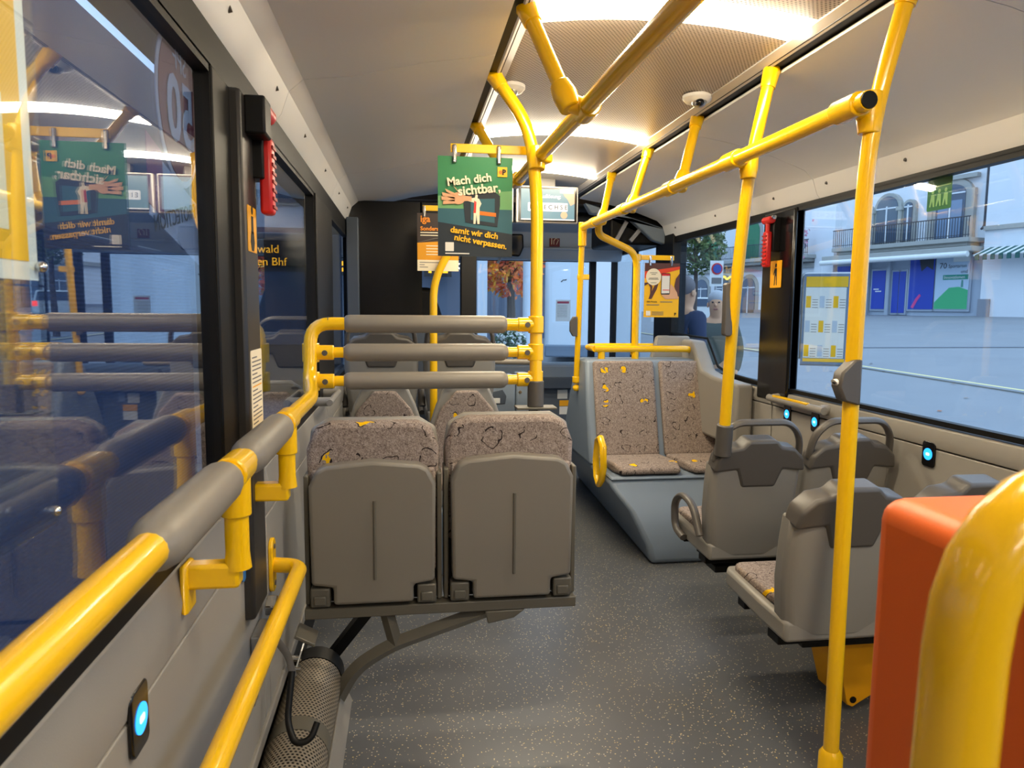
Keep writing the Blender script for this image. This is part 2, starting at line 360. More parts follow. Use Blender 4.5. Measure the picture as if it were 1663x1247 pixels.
for a, b in zip(cutsy[0::2], cutsy[1::2]):
    pr = [(x/10*.455, arcz(x/10*.455)) for x in range(-10, 11, 2)]
    ce.part('ceiling_panel', MB().strip(pr, a+.003, b-.003, .012), CEILP if a < 3.7 else SMOOTHC)
struct('trim_1', MB().box(-1.3, YB, 2.33, 1.3, 7.1, 2.4), GREY)       # unseen roof skin, added to block light from above
trim = MB().box(-1.32, YB, 1.9, -1.205, 5.3, 1.985).box(-1.32, YB, 1.98, -1.25, 5.3, 2.34); struct('trim_2', trim, BLACK)
trim = MB().box(1.205, YB, 1.928, 1.32, 5.45, 1.947).box(1.25, YB, 1.94, 1.32, 7.0, 2.34); struct('trim_3', trim, BLACK)
for i, y in enumerate(LY):
    lt = Thing('ceiling_light', ['glowing ceiling light strip nearest the rear wall, behind the camera', 'glowing ceiling light strip just behind the camera', 'glowing ceiling light strip directly above the camera', 'long glowing ceiling light strip nearest the camera, at the top edge', 'second glowing ceiling light strip, above the green poster', 'farthest glowing ceiling light strip, just before the screen'][i], 'ceiling light', (0, y, 2.26), 'light strips across the ceiling')
    for s0, s1 in ((-.445, .12), (.13, .425)):
        xs = [s0 + (s1-s0)*k/8 for k in range(9)]
        sec = [[(x, y-.055+.11*k/6, arcz(x)-.004-.017*math.sin(math.pi*k/6)) for k in range(7)] + [(x, y+.055, arcz(x)+.008), (x, y-.055, arcz(x)+.008)] for x in xs]
        lt.part('diffuser', MB().loft(sec), LIGHTM)
    lt.part('housing', MB().strip([(x/10*.455, arcz(x/10*.455)+.008) for x in range(-10, 11)], y-.083, y+.083, .012), SMOOTHC)
# ---- window posts
n = 4
def trimbox(mb, m, bevel=.004):
    global n
    o = struct('trim_%d' % n, mb, m, bevel=bevel); n += 1; return o
trimbox(MB().box(-1.25, 1.645, .955, -1.2, 1.80, 1.9), BLACK)
trimbox(MB().box(-1.25, 1.79, .62, -1.175, 1.95, 1.9), POST, .01)
trimbox(MB().box(-1.25, 3.37, .955, -1.195, 4.06, 1.9), BLACK)
trimbox(MB().box(1.187, 3.54, .90, 1.25, 3.87, 1.93), BLK2, .012)
trimbox(MB().box(1.19, 5.27, .9, 1.30, 5.62, 2.0), BLACK)
trimbox(MB().box(-1.30, -1.25, .955, -1.2, -1.0, 1.9), BLACK); trimbox(MB().box(1.2, -1.75, .96, 1.30, -1.5, 1.93), BLACK)
# ---- windows
def window(i, x, y0, y1, z0, z1, gm, fr=.028):
    xa, xb = sorted((x, x+math.copysign(.035, x)))
    m = MB().box(xa, y0, z0, xb, y1, z0+fr).box(xa, y0, z1-fr, xb, y1, z1).box(xa, y0, z0, xb, y0+fr, z1).box(xa, y1-fr, z0, xb, y1, z1)
    o = struct('window_%d' % i, m, BLACK)
    xm = (xa+xb)/2; MB().box(xm-.002, y0+.01, z0+.01, xm+.002, y1-.01, z1-.01).build('pane', gm, o)
    return o
window(1, -1.205, -1.0, 1.66, .955, 1.905, GLASSL, .02); window(2, -1.205, 1.94, 3.38, .955, 1.905, GLASSL, .02); window(3, -1.205, 4.05, 5.25, .955, 1.905, GLASSL)
window(4, 1.205, -1.5, 3.56, .965, 1.93, GLASS, .02); window(5, 1.205, 3.85, 5.30, .965, 1.93, GLASS)
window(6, -1.25, -3.8, -1.25, .955, 1.905, GLASSL); window(7, 1.25, -3.9, -1.75, .965, 1.93, GLASS)
# ---- left window sealing strip above the ledge
struct('trim_%d' % n, MB().box(-1.226, -1.0, .945, -1.2, 1.66, .978).box(-1.226, 1.95, .945, -1.2, 3.4, .978), BLACK); n += 1
# ---- perforated advertising film and round sticker on the outside of the first left window
solo('window_film', MB().box(-1.262, -.98, .97, -1.258, 1.64, 1.50), FILM, 'blue perforated advertising film covering the lower part of the left window', 'film', (-1.26, .3, 1.2))
ad = Thing('window_sticker', 'round dark red mirrored 50 sticker on the left window beside the dark post', 'sticker', (-1.29, 1.46, 1.72))
SKB = mat('sticker_blue', (190, 210, 240), .6); SKR = mat('sticker_maroon', (130, 50, 74), .6); SKP = mat('sticker_purple', (140, 80, 140), .6)
ad.part('disc_rim', MB().prism(disc(1.46, 1.73, .135, .155), 'yz', -1.292, -1.290), SKB); ad.part('disc', MB().prism(disc(1.46, 1.73, .122, .142), 'yz', -1.2898, -1.2885), SKR)
text('50', .17, SKB, ad.o, (.0035, .0, -.06), 'CENTER', mirror=True, rz=90, bold=.004)
text('SPF', .06, SKB, ad.o, (.0035, .0, .075), 'CENTER', mirror=True, rz=90)
ad.part('banner', MB().prism([(1.27, 1.50), (1.60, 1.42), (1.60, 1.545), (1.30, 1.615)], 'yz', -1.292, -1.290), SKB)
ad.part('banner_end', MB().prism([(1.26, 1.52), (1.34, 1.50), (1.34, 1.62), (1.26, 1.64)], 'yz', -1.2898, -1.2885), SKP)
text('HIGH PROTECTION', .042, INK, ad.o, (.004, .0, -.21), 'CENTER', mirror=True, rz=90, ang=12)
ad.o.location = (-1.238, 1.54, 1.775)

# ================================================================== HANDRAILS
PR = .021
def clamp_x(t, x, y, z, d=1, L=.07, nm='clamp', r=.029):
    """T clamp on an upright: sleeve round the pole plus a stub towards +-x and a bolt facing the camera"""
    t.part(nm, MB().cyl((x, y, z-.032), (x, y, z+.032), r), YEL, .004)
    b = t.part('clamp_arm', MB().cyl((x, y, z), (x+d*L, y, z), .0265), YEL, .004)
    t.part('bolt', MB().cyl((x+d*.035, y-.0265, z), (x+d*.035, y-.0295, z), .010, 12), DARKP)
# wheelchair-bay pole
p1 = Thing('grab_pole', 'yellow upright pole rising from the folded seats and carrying three padded bars', 'pole', (-.325, 2.63, 1.03))
p1.part('pole', MB().tube([(-.325, 2.63, 1.10), (-.322, 2.66, 1.80), (-.35, 2.68, 2.06), (-.475, 2.71, 2.235)], PR+.002, 16, .25), YEL)
p1.part('sleeve', MB().cyl((-.325, 2.63, 1.034), (-.325, 2.63, 1.13), .031), DARKP, .003)
p1.part('foot_plate', MB().box(-.40, 2.59, 1.026, -.25, 2.67, 1.034), FRAMEG, .002)
p1.part('ceiling_socket', MB().tube([(-.452, 2.705, 2.20), (-.478, 2.712, 2.24), (-.492, 2.715, 2.262)], [.027, .03, .018], 14), YEL)
p1.part('rail_clamp', MB().tube([(-.325, 2.66, 1.90), (-.325, 2.668, 1.945), (-.328, 2.672, 1.985)], [.031, .034, .030], 16), YEL, .003)
p1.part('clamp_arm', MB().obox((-.305, 2.66, 1.95), (.06, .06, .052), (0, 0, .3)), YEL, .01)
for i, z in enumerate((1.338, 1.236, 1.134)): clamp_x(p1, -.325, 2.64, z, -1)
# padded rail along the left wall, running up into the backrest bars
rl = Thing('wall_handrail', 'yellow handrail with grey foam pads along the left window, turning up into three bars', 'handrail', (-1.1, .6, 1.112))
rl.part('rail', MB().tube([(-1.1, -.6, 1.114), (-1.1, 2.34, 1.112), (-1.135, 2.58, 1.14), (-1.135, 2.62, 1.338), (-.385, 2.64, 1.338)], PR+.002, 16, .07), YEL)
for y0, y1 in ((.86, 1.245), (1.37, 1.78)): rl.part('foam_pad', MB().pad((-1.1, y0, 1.113), (-1.1, y1, 1.113), .036), PAD)
rl.part('foam_pad', MB().pad((-1.1, -.3, 1.113), (-1.1, .3, 1.113), .036), PAD)
for z in (1.236, 1.134):
    rl.part('bar', MB().cyl((-1.13, 2.62, z), (-.385, 2.64, z), .019), YEL)
    rl.part('bar_clamp', MB().cyl((-1.135, 2.618, z-.034), (-1.135, 2.618, z+.034), .030), YEL, .004)
    rl.part('clamp_arm', MB().cyl((-1.135, 2.62, z), (-1.055, 2.62, z), .0265), YEL, .004)
    rl.part('bolt', MB().cyl((-1.085, 2.5935, z), (-1.085, 2.59, z), .010, 12), DARKP)
for z in (1.338, 1.236, 1.134): rl.part('foam_pad', MB().pad((-1.03, 2.624, z), (-.425, 2.638, z), .032, e=.03), PAD)
rl.part('joint_ring', MB().cyl((-1.135, 2.615, 1.288), (-1.135, 2.615, 1.291), .0238), DARKP); rl.part('joint_ring', MB().cyl((-1.075, 2.623, 1.338), (-1.072, 2.623, 1.338), .0238), DARKP)
for y, zf in ((1.30, .935), (1.845, .945)):
    sp = rl.part('support', MB().tube([(-1.1, y, 1.10), (-1.1, y, zf+.03), (-1.1, y, zf)], [.021, .021, .024], 14), YEL)
    rl.part('support_clamp', MB().cyl((-1.1, y-.045, 1.113), (-1.1, y+.045, 1.113), .030), YEL, .004, parent=sp)
    rl.part('support_neck', MB().cyl((-1.1, y, 1.03), (-1.1, y, 1.10), .026), YEL, .003, parent=sp)
    rl.part('wall_bracket', MB().obox((-1.145, y, zf-.01), (.10, .04, .045)).obox((-1.186, y, zf-.03), (.014, .055, .09)), YEL, .008, parent=sp)
# low rail on the left wall
lr = Thing('low_handrail', 'lower bare yellow handrail bolted to the left wall panel', 'handrail', (-1.1, 1.2, .70))
lr.part('rail', MB().tube([(-1.1, .2, .70), (-1.11, 2.10, .645), (-1.2, 2.125, .645)], PR+.001, 16, .045), YEL)
lr.part('wall_flange', MB().prism(rrect(2.095, .565, 2.155, .725, .028), 'yz', -1.2, -1.188), YEL, .003)
for z in (.59, .70): lr.part('screw', MB().cyl((-1.188, 2.125, z), (-1.185, 2.125, z), .008, 10), DARKP)
# overhead rail, left of the aisle
cr = Thing('ceiling_handrail', 'yellow overhead rail left of the aisle running towards the camera, above the green poster', 'handrail', (-.30, 1.6, 1.95))
cr.part('rail', MB().cyl((-.285, -.9, 1.945), (-.315, 3.25, 1.955), PR+.003), YEL)
def hanger(t, top, bot, rail):
    t.part('hanger', MB().cyl(top, bot, PR+.001), YEL)
    d = (Vector(top)-Vector(bot)).normalized(); tp = Vector(top)
    t.part('ceiling_socket', MB().tube([tp-d*.07, tp-d*.02, tp+d*.015], [.027, .031, .018], 14), YEL)
    bo = Vector(bot); t.part('clamp_body', MB().tube([bo+d*.03, bo-d*.01, bo-d*.055], [.028, .036, .030], 14), YEL, .004)
    rv = Vector(rail); t.part('rail_clamp', MB().cyl(rv-Vector((0, .045, 0)), rv+Vector((0, .045, 0)), .031), YEL, .004)
    t.part('clamp_arm', MB().cyl(bo-d*.03, rv, .026), YEL)
hanger(cr, (-.465, 2.12, 2.262), (-.365, 2.03, 1.995), (-.30, 2.02, 1.95))
hanger(cr, (-.485, 3.45, 2.262), (-.365, 3.24, 1.99), (-.315, 3.2, 1.955))
hanger(cr, (-.465, .45, 2.262), (-.365, .40, 1.995), (-.29, .40, 1.947))
# pole by the far seats on the left
p2 = Thing('grab_pole', 'thin yellow pole with a kink behind the brown poster, among the far left seats', 'pole', (-.64, 4.35, .95))
p2.part('pole', MB().tube([(-.64, 4.36, .70), (-.64, 4.36, 1.56), (-.47, 4.36, 1.86), (-.48, 4.36, 2.235)], PR+.002, 14, .12), YEL)
p2.part('ceiling_socket', MB().tube([(-.478, 4.36, 2.18), (-.48, 4.36, 2.235), (-.482, 4.36, 2.262)], [.026, .03, .018], 14), YEL)
# overhead rail right with its poles
rr = Thing('ceiling_handrail', 'long yellow overhead rail right of the aisle with a black end cap', 'handrail', (.335, 3.1, 1.92))
rr.part('rail', MB().cyl((.338, 1.705, 1.92), (.33, 4.62, 1.92), PR+.003), YEL); rr.part('end_cap', MB().cyl((.338, 1.70, 1.92), (.338, 1.7055, 1.92), .0215), BLACK)
hanger(rr, (.487, 3.15, 2.262), (.392, 3.07, 1.965), (.335, 3.06, 1.92)); hanger(rr, (.487, 3.80, 2.262), (.392, 3.77, 1.965), (.335, 3.76, 1.92))
hanger(rr, (.487, 4.50, 2.262), (.392, 4.36, 1.965), (.335, 4.35, 1.92))
def right_pole(name, label, pts, yc, fil=.35):
    t = Thing(name, label, 'pole', pts[0]); t.part('pole', MB().tube(pts, PR+.001, 16, fil), YEL)
    a, b = Vector(pts[-2]), Vector(pts[-1]); d = (b-a).normalized()
    t.part('ceiling_socket', MB().tube([b-d*.06, b-d*.0, b+d*.03], [.026, .031, .02], 14), YEL)
    t.part('rail_clamp', MB().tube([(.40, yc, 1.86), (.40, yc, 1.90), (.405, yc, 1.965)], [.027, .033, .029], 16), YEL, .003)
    t.part('clamp_arm', MB().cyl((.40, yc, 1.92), (.345, yc-.01, 1.92), .027).cyl((.337, yc-.055, 1.92), (.336, yc+.045, 1.92), .031), YEL, .004)
    return t
pa = right_pole('grab_pole', 'nearest yellow floor-to-ceiling pole with a grey stop button, in front of the right seats', [(.43, 1.84, .0), (.42, 1.83, 1.0), (.40, 1.79, 1.88), (.478, 1.765, 2.235)], 1.79, .5)
pa.part('floor_socket', MB().tube([(.43, 1.84, 0), (.43, 1.84, .10), (.43, 1.84, .115)], [.036, .034, .024], 16), YEL)
sb = MB().prism([(-.03, -.10), (.028, -.125), (.028, .105), (.0, .105), (-.042, .04), (-.05, -.03)], 'xz', -.026, .026).build('button_box', DARKP, pa.o, bevel=.008)
sb.location = (.40-.43, 1.81-1.84, 1.21); sb.scale = (.85, .85, .55)
bt = MB().cyl((-.053, 0, 0), (-.040, 0, .004), .017, 18).build('stop_button', PAPER, sb); bt.location = (0, 0, -.012)
MB().cyl((-.0545, 0, 0), (-.053, 0, .0), .009, 14).build('button_mark', INK, sb).location = (0, 0, -.011)
pb = right_pole('grab_pole', 'yellow pole rising from the aisle-side seat back next to the orange person sticker', [(.425, 2.63, .90), (.415, 2.57, 1.4), (.40, 2.46, 1.90), (.478, 2.48, 2.235)], 2.465)
pb.part('seat_sleeve', MB().cyl((.425, 2.635, .83), (.4235, 2.62, .955), .032), DARKP, .004)
MB().prism(rrect(-.02, -.10, .012, .10, .012), 'xz', -.016, .016).build('stop_button', DARKP, pb.o, bevel=.004).location = (.395-.425, 2.57-2.63, 1.40-.90)
sp = Thing('grab_pole', 'yellow S-bent pole carrying the yellow poster beside the front door', 'pole', (.66, 4.62, 1.10))
sp.part('pole', MB().tube([(.385, 4.40, 1.955), (.385, 4.45, 1.86), (.70, 4.62, 1.76), (.70, 4.62, 1.10)], PR+.002, 14, .1), YEL)
sp.part('foot_collar', MB().cyl((.70, 4.62, 1.095), (.70, 4.62, 1.15), .028), YEL, .003)
tp = Thing('grab_pole', 'short yellow hanging pole with a round lower end in front of the windscreen', 'pole', (.33, 4.66, .86))
tp.part('pole', MB().cyl((.33, 4.62, 1.93), (.325, 4.70, .90), .019), YEL)
tp.part('top_sleeve', MB().cyl((.33, 4.62, 1.80), (.33, 4.615, 1.95), .027), YEL, .003); tp.part('end_ball', MB().sphere((.325, 4.70, .868), .024), YEL)
tp.part('end_collar', MB().cyl((.325, 4.70, .905), (.325, 4.70, .945), .027), YEL, .003); tp.part('side_clip', MB().box(.31, 4.63, 1.585, .385, 4.67, 1.62), YEL, .006)
MB().prism([(-.05, -.03), (-.03, -.065), (.0, -.065), (.0, .065), (-.03, .065), (-.05, .03)], 'xz', -.015, .015).build('stop_button', DARKP, tp.o, bevel=.004).location = (.315-.33, 4.66-4.66, 1.28-.86)
# foreground bent rail
fr_ = Thing('bent_handrail', 'blurred thick yellow bent rail close to the camera in front of the orange box', 'handrail', (-.51, .335, .9))
fr_.part('rail', MB().tube([(-.512, .34, .55), (-.503, .33, 1.302), (-.29, .36, 1.306)], .0205, 24, .085), YEL)

# ================================================================== SEATS
def outline_seat_back(w0, w1, z0, z1):
    return [(-w0/2, z0), (w0/2, z0), (w1/2, z0+.22), (w1/2, z1-.02), (w1/2-.02, z1), (-w1/2+.02, z1), (-w1/2, z1-.02), (-w1/2, z0+.22)]
def seat_proto(handle=True):
    t = Thing('passenger_seat', 'x', 'seat', local=True)
    tilt = R(10)
    def rec(o, z0=.44): o.location = (0, 0, z0); o.rotation_euler = (tilt, 0, 0)
    sh = t.part('backrest_shell', MB().loft([[(x*wd, y, z) for x, y in ((-.5, -.035), (-.44, -.06), (-.2, -.07), (.2, -.07), (.44, -.06), (.5, -.035), (.5, .03), (.44, .012), (-.44, .012), (-.5, .03))]
        for z, wd in ((-.05, .36), (.0, .40), (.15, .445), (.30, .455), (.40, .45))]), SHELL, .012, 3); rec(sh)
    hd = t.part('headrest_cap', MB().prism([(-.228, .375), (-.115, .385), (-.085, .30), (.085, .30), (.115, .385), (.228, .375), (.215, .44), (.165, .485), (.10, .495), (.07, .525), (-.07, .525), (-.10, .495), (-.165, .485), (-.215, .44)], 'xz', -.077, .018), DARKP, .014, 3); rec(hd)
    bc = t.part('back_cushion', MB().prism([(-.17, .03), (.17, .03), (.195, .2), (.17, .42), (.11, .47), (-.11, .47), (-.17, .42), (-.195, .2)], 'xz', .012, .045), FAB, .012, 3); rec(bc)
    if handle:
        hn = t.part('grab_handle', MB().tube([(-.212, -.03, .42), (-.20, -.035, .53), (-.135, -.04, .60), (.135, -.04, .60), (.20, -.035, .53), (.212, -.03, .42)], .0145, 12, .06, sx=1.5), DARKP); rec(hn)
    t.part('seat_shell', MB().loft([[(-.2, -.06, .36), (.2, -.06, .36), (.2, -.06, .44), (-.2, -.06, .44)], [(-.215, .1, .375), (.215, .1, .375), (.215, .1, .455), (-.215, .1, .455)],
        [(-.215, .38, .40), (.215, .38, .40), (.215, .38, .47), (-.215, .38, .47)], [(-.19, .42, .43), (.19, .42, .43), (.19, .42, .47), (-.19, .42, .47)]]), SHELL, .015, 3)
    t.part('seat_cushion', MB().prism(rrect(-.185, .03, .185, .40, .05), 'xy', .455, .492), FAB, .012, 3)
    t.part('underframe', MB().box(-.19, 0, .325, .19, .08, .36).box(-.19, .26, .345, .19, .32, .385), BLACK, .004)
    return t
S1 = seat_proto(True); S2 = seat_proto(False)
used = {}
def place_seat(P, x, y, z, label, rot=0, arm=0, group='grey bus seats', sc=(.84, .9, .88)):
    r = P.o if id(P) not in used else copy_tree(P.o)
    used[id(P)] = 1
    r.location = (x, y, z); r.rotation_euler = (0, 0, rot); r.scale = sc; tag(r, label, 'seat', group)
    if arm:
        MB().tube([(arm*.232, -.02, .47), (arm*.238, .06, .60), (arm*.238, .20, .615), (arm*.238, .29, .55), (arm*.238, .27, .42), (arm*.232, .17, .40)], .016, 12, .06, sx=1.3).build('armrest', DARKP, r)
    return r
place_seat(S1, .585, 2.76, .058, 'grey seat with looped top handle and side armrest, aisle side below the yellow pole', arm=-1)
place_seat(S1, .99, 2.77, .058, 'grey seat with looped top handle beside the right window, next to the wall buttons')
place_seat(S2, .525, 2.05, .05, 'nearest grey seat back, without handle, behind the nearest yellow pole')
place_seat(S2, .945, 2.06, .05, 'grey seat back at the right window just above the orange box')
for x, z, lb in ((-.955, .30, 'far left forward-facing seat next to the dark window, its handle just above the padded bars'), (-.47, .30, 'far forward-facing seat on the aisle side behind the padded bars')):
    place_seat(S1, x, 4.62, z, lb, sc=(1, 1, 1))
# seat supports on the right wall (cantilever beams)
for y, lb in ((2.83, 'dark cantilever beam under the middle pair of right seats'), (2.15, 'dark cantilever beam under the nearest pair of right seats')):
    solo('seat_beam', MB().box(.48, y-.05, .295, 1.2, y+.05, .325).box(.5, y+.12, .305, 1.2, y+.2, .345).obox((.98, y, .17), (.06, .08, .34), (0, -.5, 0)), BLACK, lb, 'beam', (1.1, y, 0), .004)
# ---- tip-up seats
def tipup(label, x0, x1, zt, y=2.45):
    w = x1-x0; cx = (x0+x1)/2; z0 = .405
    t = Thing('folding_seat', label, 'folding seat', (cx, y, z0), 'folded tip-up seats')
    t.part('back_cushion', MB().prism([(x0+.01, .60), (x1-.01, .60), (x1-.003, zt-.09), (x1-.03, zt-.02), (x1-.08, zt), (x0+.08, zt), (x0+.03, zt-.02), (x0+.003, zt-.09)], 'xz', y-.035, y+.045), FAB, .018, 3)
    t.part('back_shell', MB().prism([(x0, z0), (x1, z0), (x1, zt-.12), (x1-.012, zt-.03), (x1-.07, zt+.006), (x0+.07, zt+.006), (x0+.012, zt-.03), (x0, zt-.12)], 'xz', y+.03, y+.07), GREY, .01)
    for xs in (x0-.004, x1-.012): t.part('side_frame', MB().box(xs, y-.06, z0, xs+.016, y+.05, zt-.17), FRAMEG, .004)
    a, b = x0+.022, x1-.022; ztp = zt-.125
    pan = t.part('tip_up_pan', MB().prism([(a+.07, z0+.015), (b-.07, z0+.015), (b-.07, z0+.075), (b, z0+.085), (b+.004, ztp-.07), (b-.02, ztp-.02), (b-.05, ztp-.004), (cx, ztp+.01), (a+.05, ztp-.004), (a+.02, ztp-.02), (a-.004, ztp-.07), (a, z0+.085), (a+.07, z0+.075)], 'xz', y-.115, y-.05), mat('pan_plastic', (124, 118, 108), .38, bump=.2, bscale=800), .012, 3)
    t.part('pan_rib', MB().tube([(cx+.005, y-.116, z0+.10), (cx+.005, y-.116, ztp-.12)], .0055, 8), FRAMEG, parent=pan)
    t.part('pan_cushion', MB().prism([(a+.0, z0+.1), (b+.006, z0+.1), (b+.006, ztp-.03), (a, ztp-.03)], 'xz', y-.052, y-.03), FAB, .008, parent=pan)
    t.part('rear_plate', MB().box(x0+.01, y-.035, z0, x1-.01, y+.0, z0+.20), BLACK)  # black plate added so the gaps at the pan's notches read dark
    for xs in (a-.006, b-.058): 
        h = t.part('hinge', MB().box(xs, y-.10, z0+.005, xs+.064, y-.03, z0+.07), FRAMEG, .006)
        t.part('hinge_cap', MB().box(xs+.012, y-.108, z0+.014, xs+.052, y-.098, z0+.045), FRAMEG, .004, parent=h)
    return t
tipup('left folded tip-up seat against the window wall, grey underside showing', -1.135, -.69, 1.015); tipup('right folded tip-up seat at the foot of the yellow pole, grey underside showing', -.675, -.225, 1.028)
sf = Thing('seat_support_frame', 'olive grey cantilever frame with curved brace under the folded seats', 'seat frame', (-1.1, 2.45, 0))
sf.part('beam', MB().box(-1.14, 2.36, .365, -.222, 2.42, .402), FRAMEG, .004)
sf.part('brace', MB().tube([(-1.06, 2.40, .03), (-.985, 2.40, .17), (-.86, 2.40, .245), (-.52, 2.41, .35)], .026, 4, .06), FRAMEG)
sf.part('strut', MB().tube([(-.875, 2.40, .37), (-.845, 2.40, .25)], .024, 4), FRAMEG); sf.part('rear_brace', MB().tube([(-1.09, 2.62, .10), (-.93, 2.46, .36)], .026, 4), BLACK)
sf.part('end_shoe', MB().prism([(-.54, .364), (-.40, .364), (-.44, .335), (-.53, .318)], 'xz', 2.36, 2.44), FRAMEG, .005)
wb = sf.part('wall_bracket', MB().obox((-1.13, 2.33, .33), (.07, .10, .012), (0, .5, 0)), FRAMEG, .003)
for z in (.25, .285): sf.part('bolt', MB().cyl((-1.165, 2.26, z), (-1.14, 2.26, z), .010, 10), CHROME, parent=wb)
# ---- rear-facing seats beyond the bars
for x0, x1, lb in ((-1.15, -.70, 'rear-facing patterned seat on the left beyond the folded seats, by the window'), (-.685, -.235, 'rear-facing patterned seat beyond the folded seats, on the aisle side')):
    cx = (x0+x1)/2; w = x1-x0; t = Thing('rear_facing_seat', lb, 'seat', (cx, 4.12, 0), 'rear-facing seats on the left')
    o = [(x0, .45), (x1, .45), (x1-.005, .70), (x1-.05, .84), (x1-.10, .95), (x1-.15, .985), (x0+.15, .985), (x0+.10, .95), (x0+.05, .84), (x0+.005, .70)]
    t.part('backrest_shell', MB().prism(o, 'xz', 4.12, 4.17), SHELL, .014, 3)
    t.part('back_cushion', MB().prism([(x0+.025, .47), (x1-.025, .47), (x1-.028, .70), (x1-.075, .82), (x1-.165, .925), (x0+.165, .925), (x0+.075, .82), (x0+.028, .70)], 'xz', 4.085, 4.125), FAB, .014, 3)
    t.part('seat_shell', MB().box(x0+.01, 3.70, .36, x1-.01, 4.14, .44), SHELL, .015); t.part('seat_cushion', MB().box(x0+.03, 3.71, .44, x1-.03, 4.09, .485), FAB, .014)
    for xs in (x0+.125, x1-.125): t.part('handle_slot', MB().prism(disc(xs, .945, .022, .008, 12), 'xz', 4.112, 4.121), DARKP)
solo('wheel_arch_box', MB().box(-1.18, 3.66, 0, -.24, 5.1, .355), BLUEG, 'grey boxed-in wheel arch carrying the far left seats', 'wheel arch', (-.7, 4.3, 0), .02)
solo('wall_lever', MB().cyl((-1.2, 3.20, .985), (-1.13, 3.20, .985), .02).cyl((-1.2, 3.52, .985), (-1.13, 3.52, .985), .02).tube([(-1.13, 3.16, .985), (-1.13, 3.56, .985)], .014), GREY, 'small grey grab lever on the left wall beyond the folded seats', 'lever', (-1.2, 3.36, .985))
# ---- box with the two rear-facing front seats on the right
bx = Thing('wheel_arch_seat_box', 'moulded grey wheel arch box carrying two patterned rear-facing seats on the right', 'seat box', (.8, 4.3, 0))
bx.part('body', MB().loft([[(.52, 3.68, 0), (1.187, 3.68, 0), (1.187, 5.75, 0), (.60, 5.75, 0)], [(.50, 3.69, .10), (1.187, 3.69, .10), (1.187, 5.7, .10), (.57, 5.7, .10)], [(.42, 3.76, .28), (1.187, 3.76, .28), (1.187, 5.4, .28), (.42, 5.4, .28)],
    [(.345, 3.86, .385), (1.187, 3.86, .385), (1.187, 5.25, .385), (.36, 5.25, .385)], [(.335, 3.90, .43), (1.187, 3.90, .43), (1.187, 5.2, .43), (.35, 5.2, .43)]]), BLUEG, .03, 3)
bx.part('back_shell', MB().loft([[(.33, 4.33, .42), (1.187, 4.33, .42), (1.187, 5.15, .42), (.33, 5.15, .42)], [(.335, 4.45, .80), (1.187, 4.45, .80), (1.187, 4.95, .80), (.335, 4.95, .80)], [(.345, 4.52, 1.05), (1.187, 4.52, 1.05), (1.187, 4.80, 1.05), (.345, 4.80, 1.05)], [(.36, 4.54, 1.07), (1.19, 4.54, 1.07), (1.19, 4.78, 1.07), (.36, 4.78, 1.07)]]), BLUEG, .02, 3)
bx.part('seat_rim', MB().box(.345, 3.885, .425, 1.19, 4.36, .445), BLUEG, .01)
bx.part('side_wing', MB().prism([(3.9, .60), (3.9, .97), (4.25, .985), (4.42, 1.01), (4.60, 1.19), (5.3, 1.20), (5.3, .6)], 'yz', 1.08, 1.188), GREY, .02, 3)
bx.part('wing_seal', MB().tube([(1.205, 3.88, .985), (1.205, 4.27, 1.0), (1.205, 4.43, 1.03), (1.205, 4.61, 1.205), (1.205, 5.28, 1.215)], .009, 8), BLACK)
bx.part('head_panel', MB().loft([[(.86, 4.74, 1.06), (1.16, 4.74, 1.06), (1.16, 4.80, 1.06), (.86, 4.80, 1.06)], [(.90, 4.76, 1.215), (1.14, 4.76, 1.215), (1.14, 4.80, 1.215), (.90, 4.80, 1.215)]]), GREY, .015, 3)
for k, (x0, x1) in enumerate(((.385, .79), (.825, 1.185))):
    lb = ('patterned rear-facing seat next to the yellow loop handle', 'patterned rear-facing seat behind the yellow pole, by the window')[k]
    t = Thing('bench_seat', lb, 'seat', ((x0+x1)/2, 4.2, .43), 'two patterned seats on the wheel arch box')
    def sl(y0, z0, y1, z1, th):
        d = Vector((y1-y0, z1-z0)).normalized(); nx, nz = -d.y*th, d.x*th
        return [[(x0+.0, y0, z0), (x1, y0, z0), (x1, y0+nx, z0+nz), (x0, y0+nx, z0+nz)], [(x0, y1, z1), (x1, y1, z1), (x1, y1+nx, z1+nz), (x0, y1+nx, z1+nz)]]
    m = MB(); a = sl(4.36, .46, 4.535, 1.055, .045); m.loft(a); t.part('back_cushion', m, FAB, .02, 3)
    t.part('seat_cushion', MB().loft([[(x0+.02, 3.89, .455), (x1-.03, 3.89, .455), (x1-.03, 3.89, .49), (x0+.02, 3.89, .49)], [(x0, 4.02, .445), (x1, 4.02, .445), (x1, 4.02, .505), (x0, 4.02, .505)], [(x0, 4.33, .445), (x1, 4.33, .445), (x1, 4.33, .485), (x0, 4.33, .485)]]), FAB, .018, 3)
    t.part('seam', MB().obox((( x0+x1)/2, 4.428, .815), (x1-x0-.03, .003, .003), (0, 0, 0)), mat('seam_thread', (150, 138, 130), .8))
solo('loop_handle', MB().tube([(.325, 4.02, .40), (.325, 3.985, .48), (.325, 4.0, .60), (.325, 4.06, .645), (.325, 4.12, .62), (.325, 4.155, .50), (.325, 4.13, .40), (.325, 4.07, .36)], .016, 12, closed=True, sx=1.3), YEL, 'yellow oval loop handle on the side of the patterned front seats', 'handle', (.325, 4.07, .36))
tb = Thing('box_handrail', 'yellow double rail on top of the patterned seats in front of the S-bent pole', 'handrail', (.75, 4.7, 1.07))
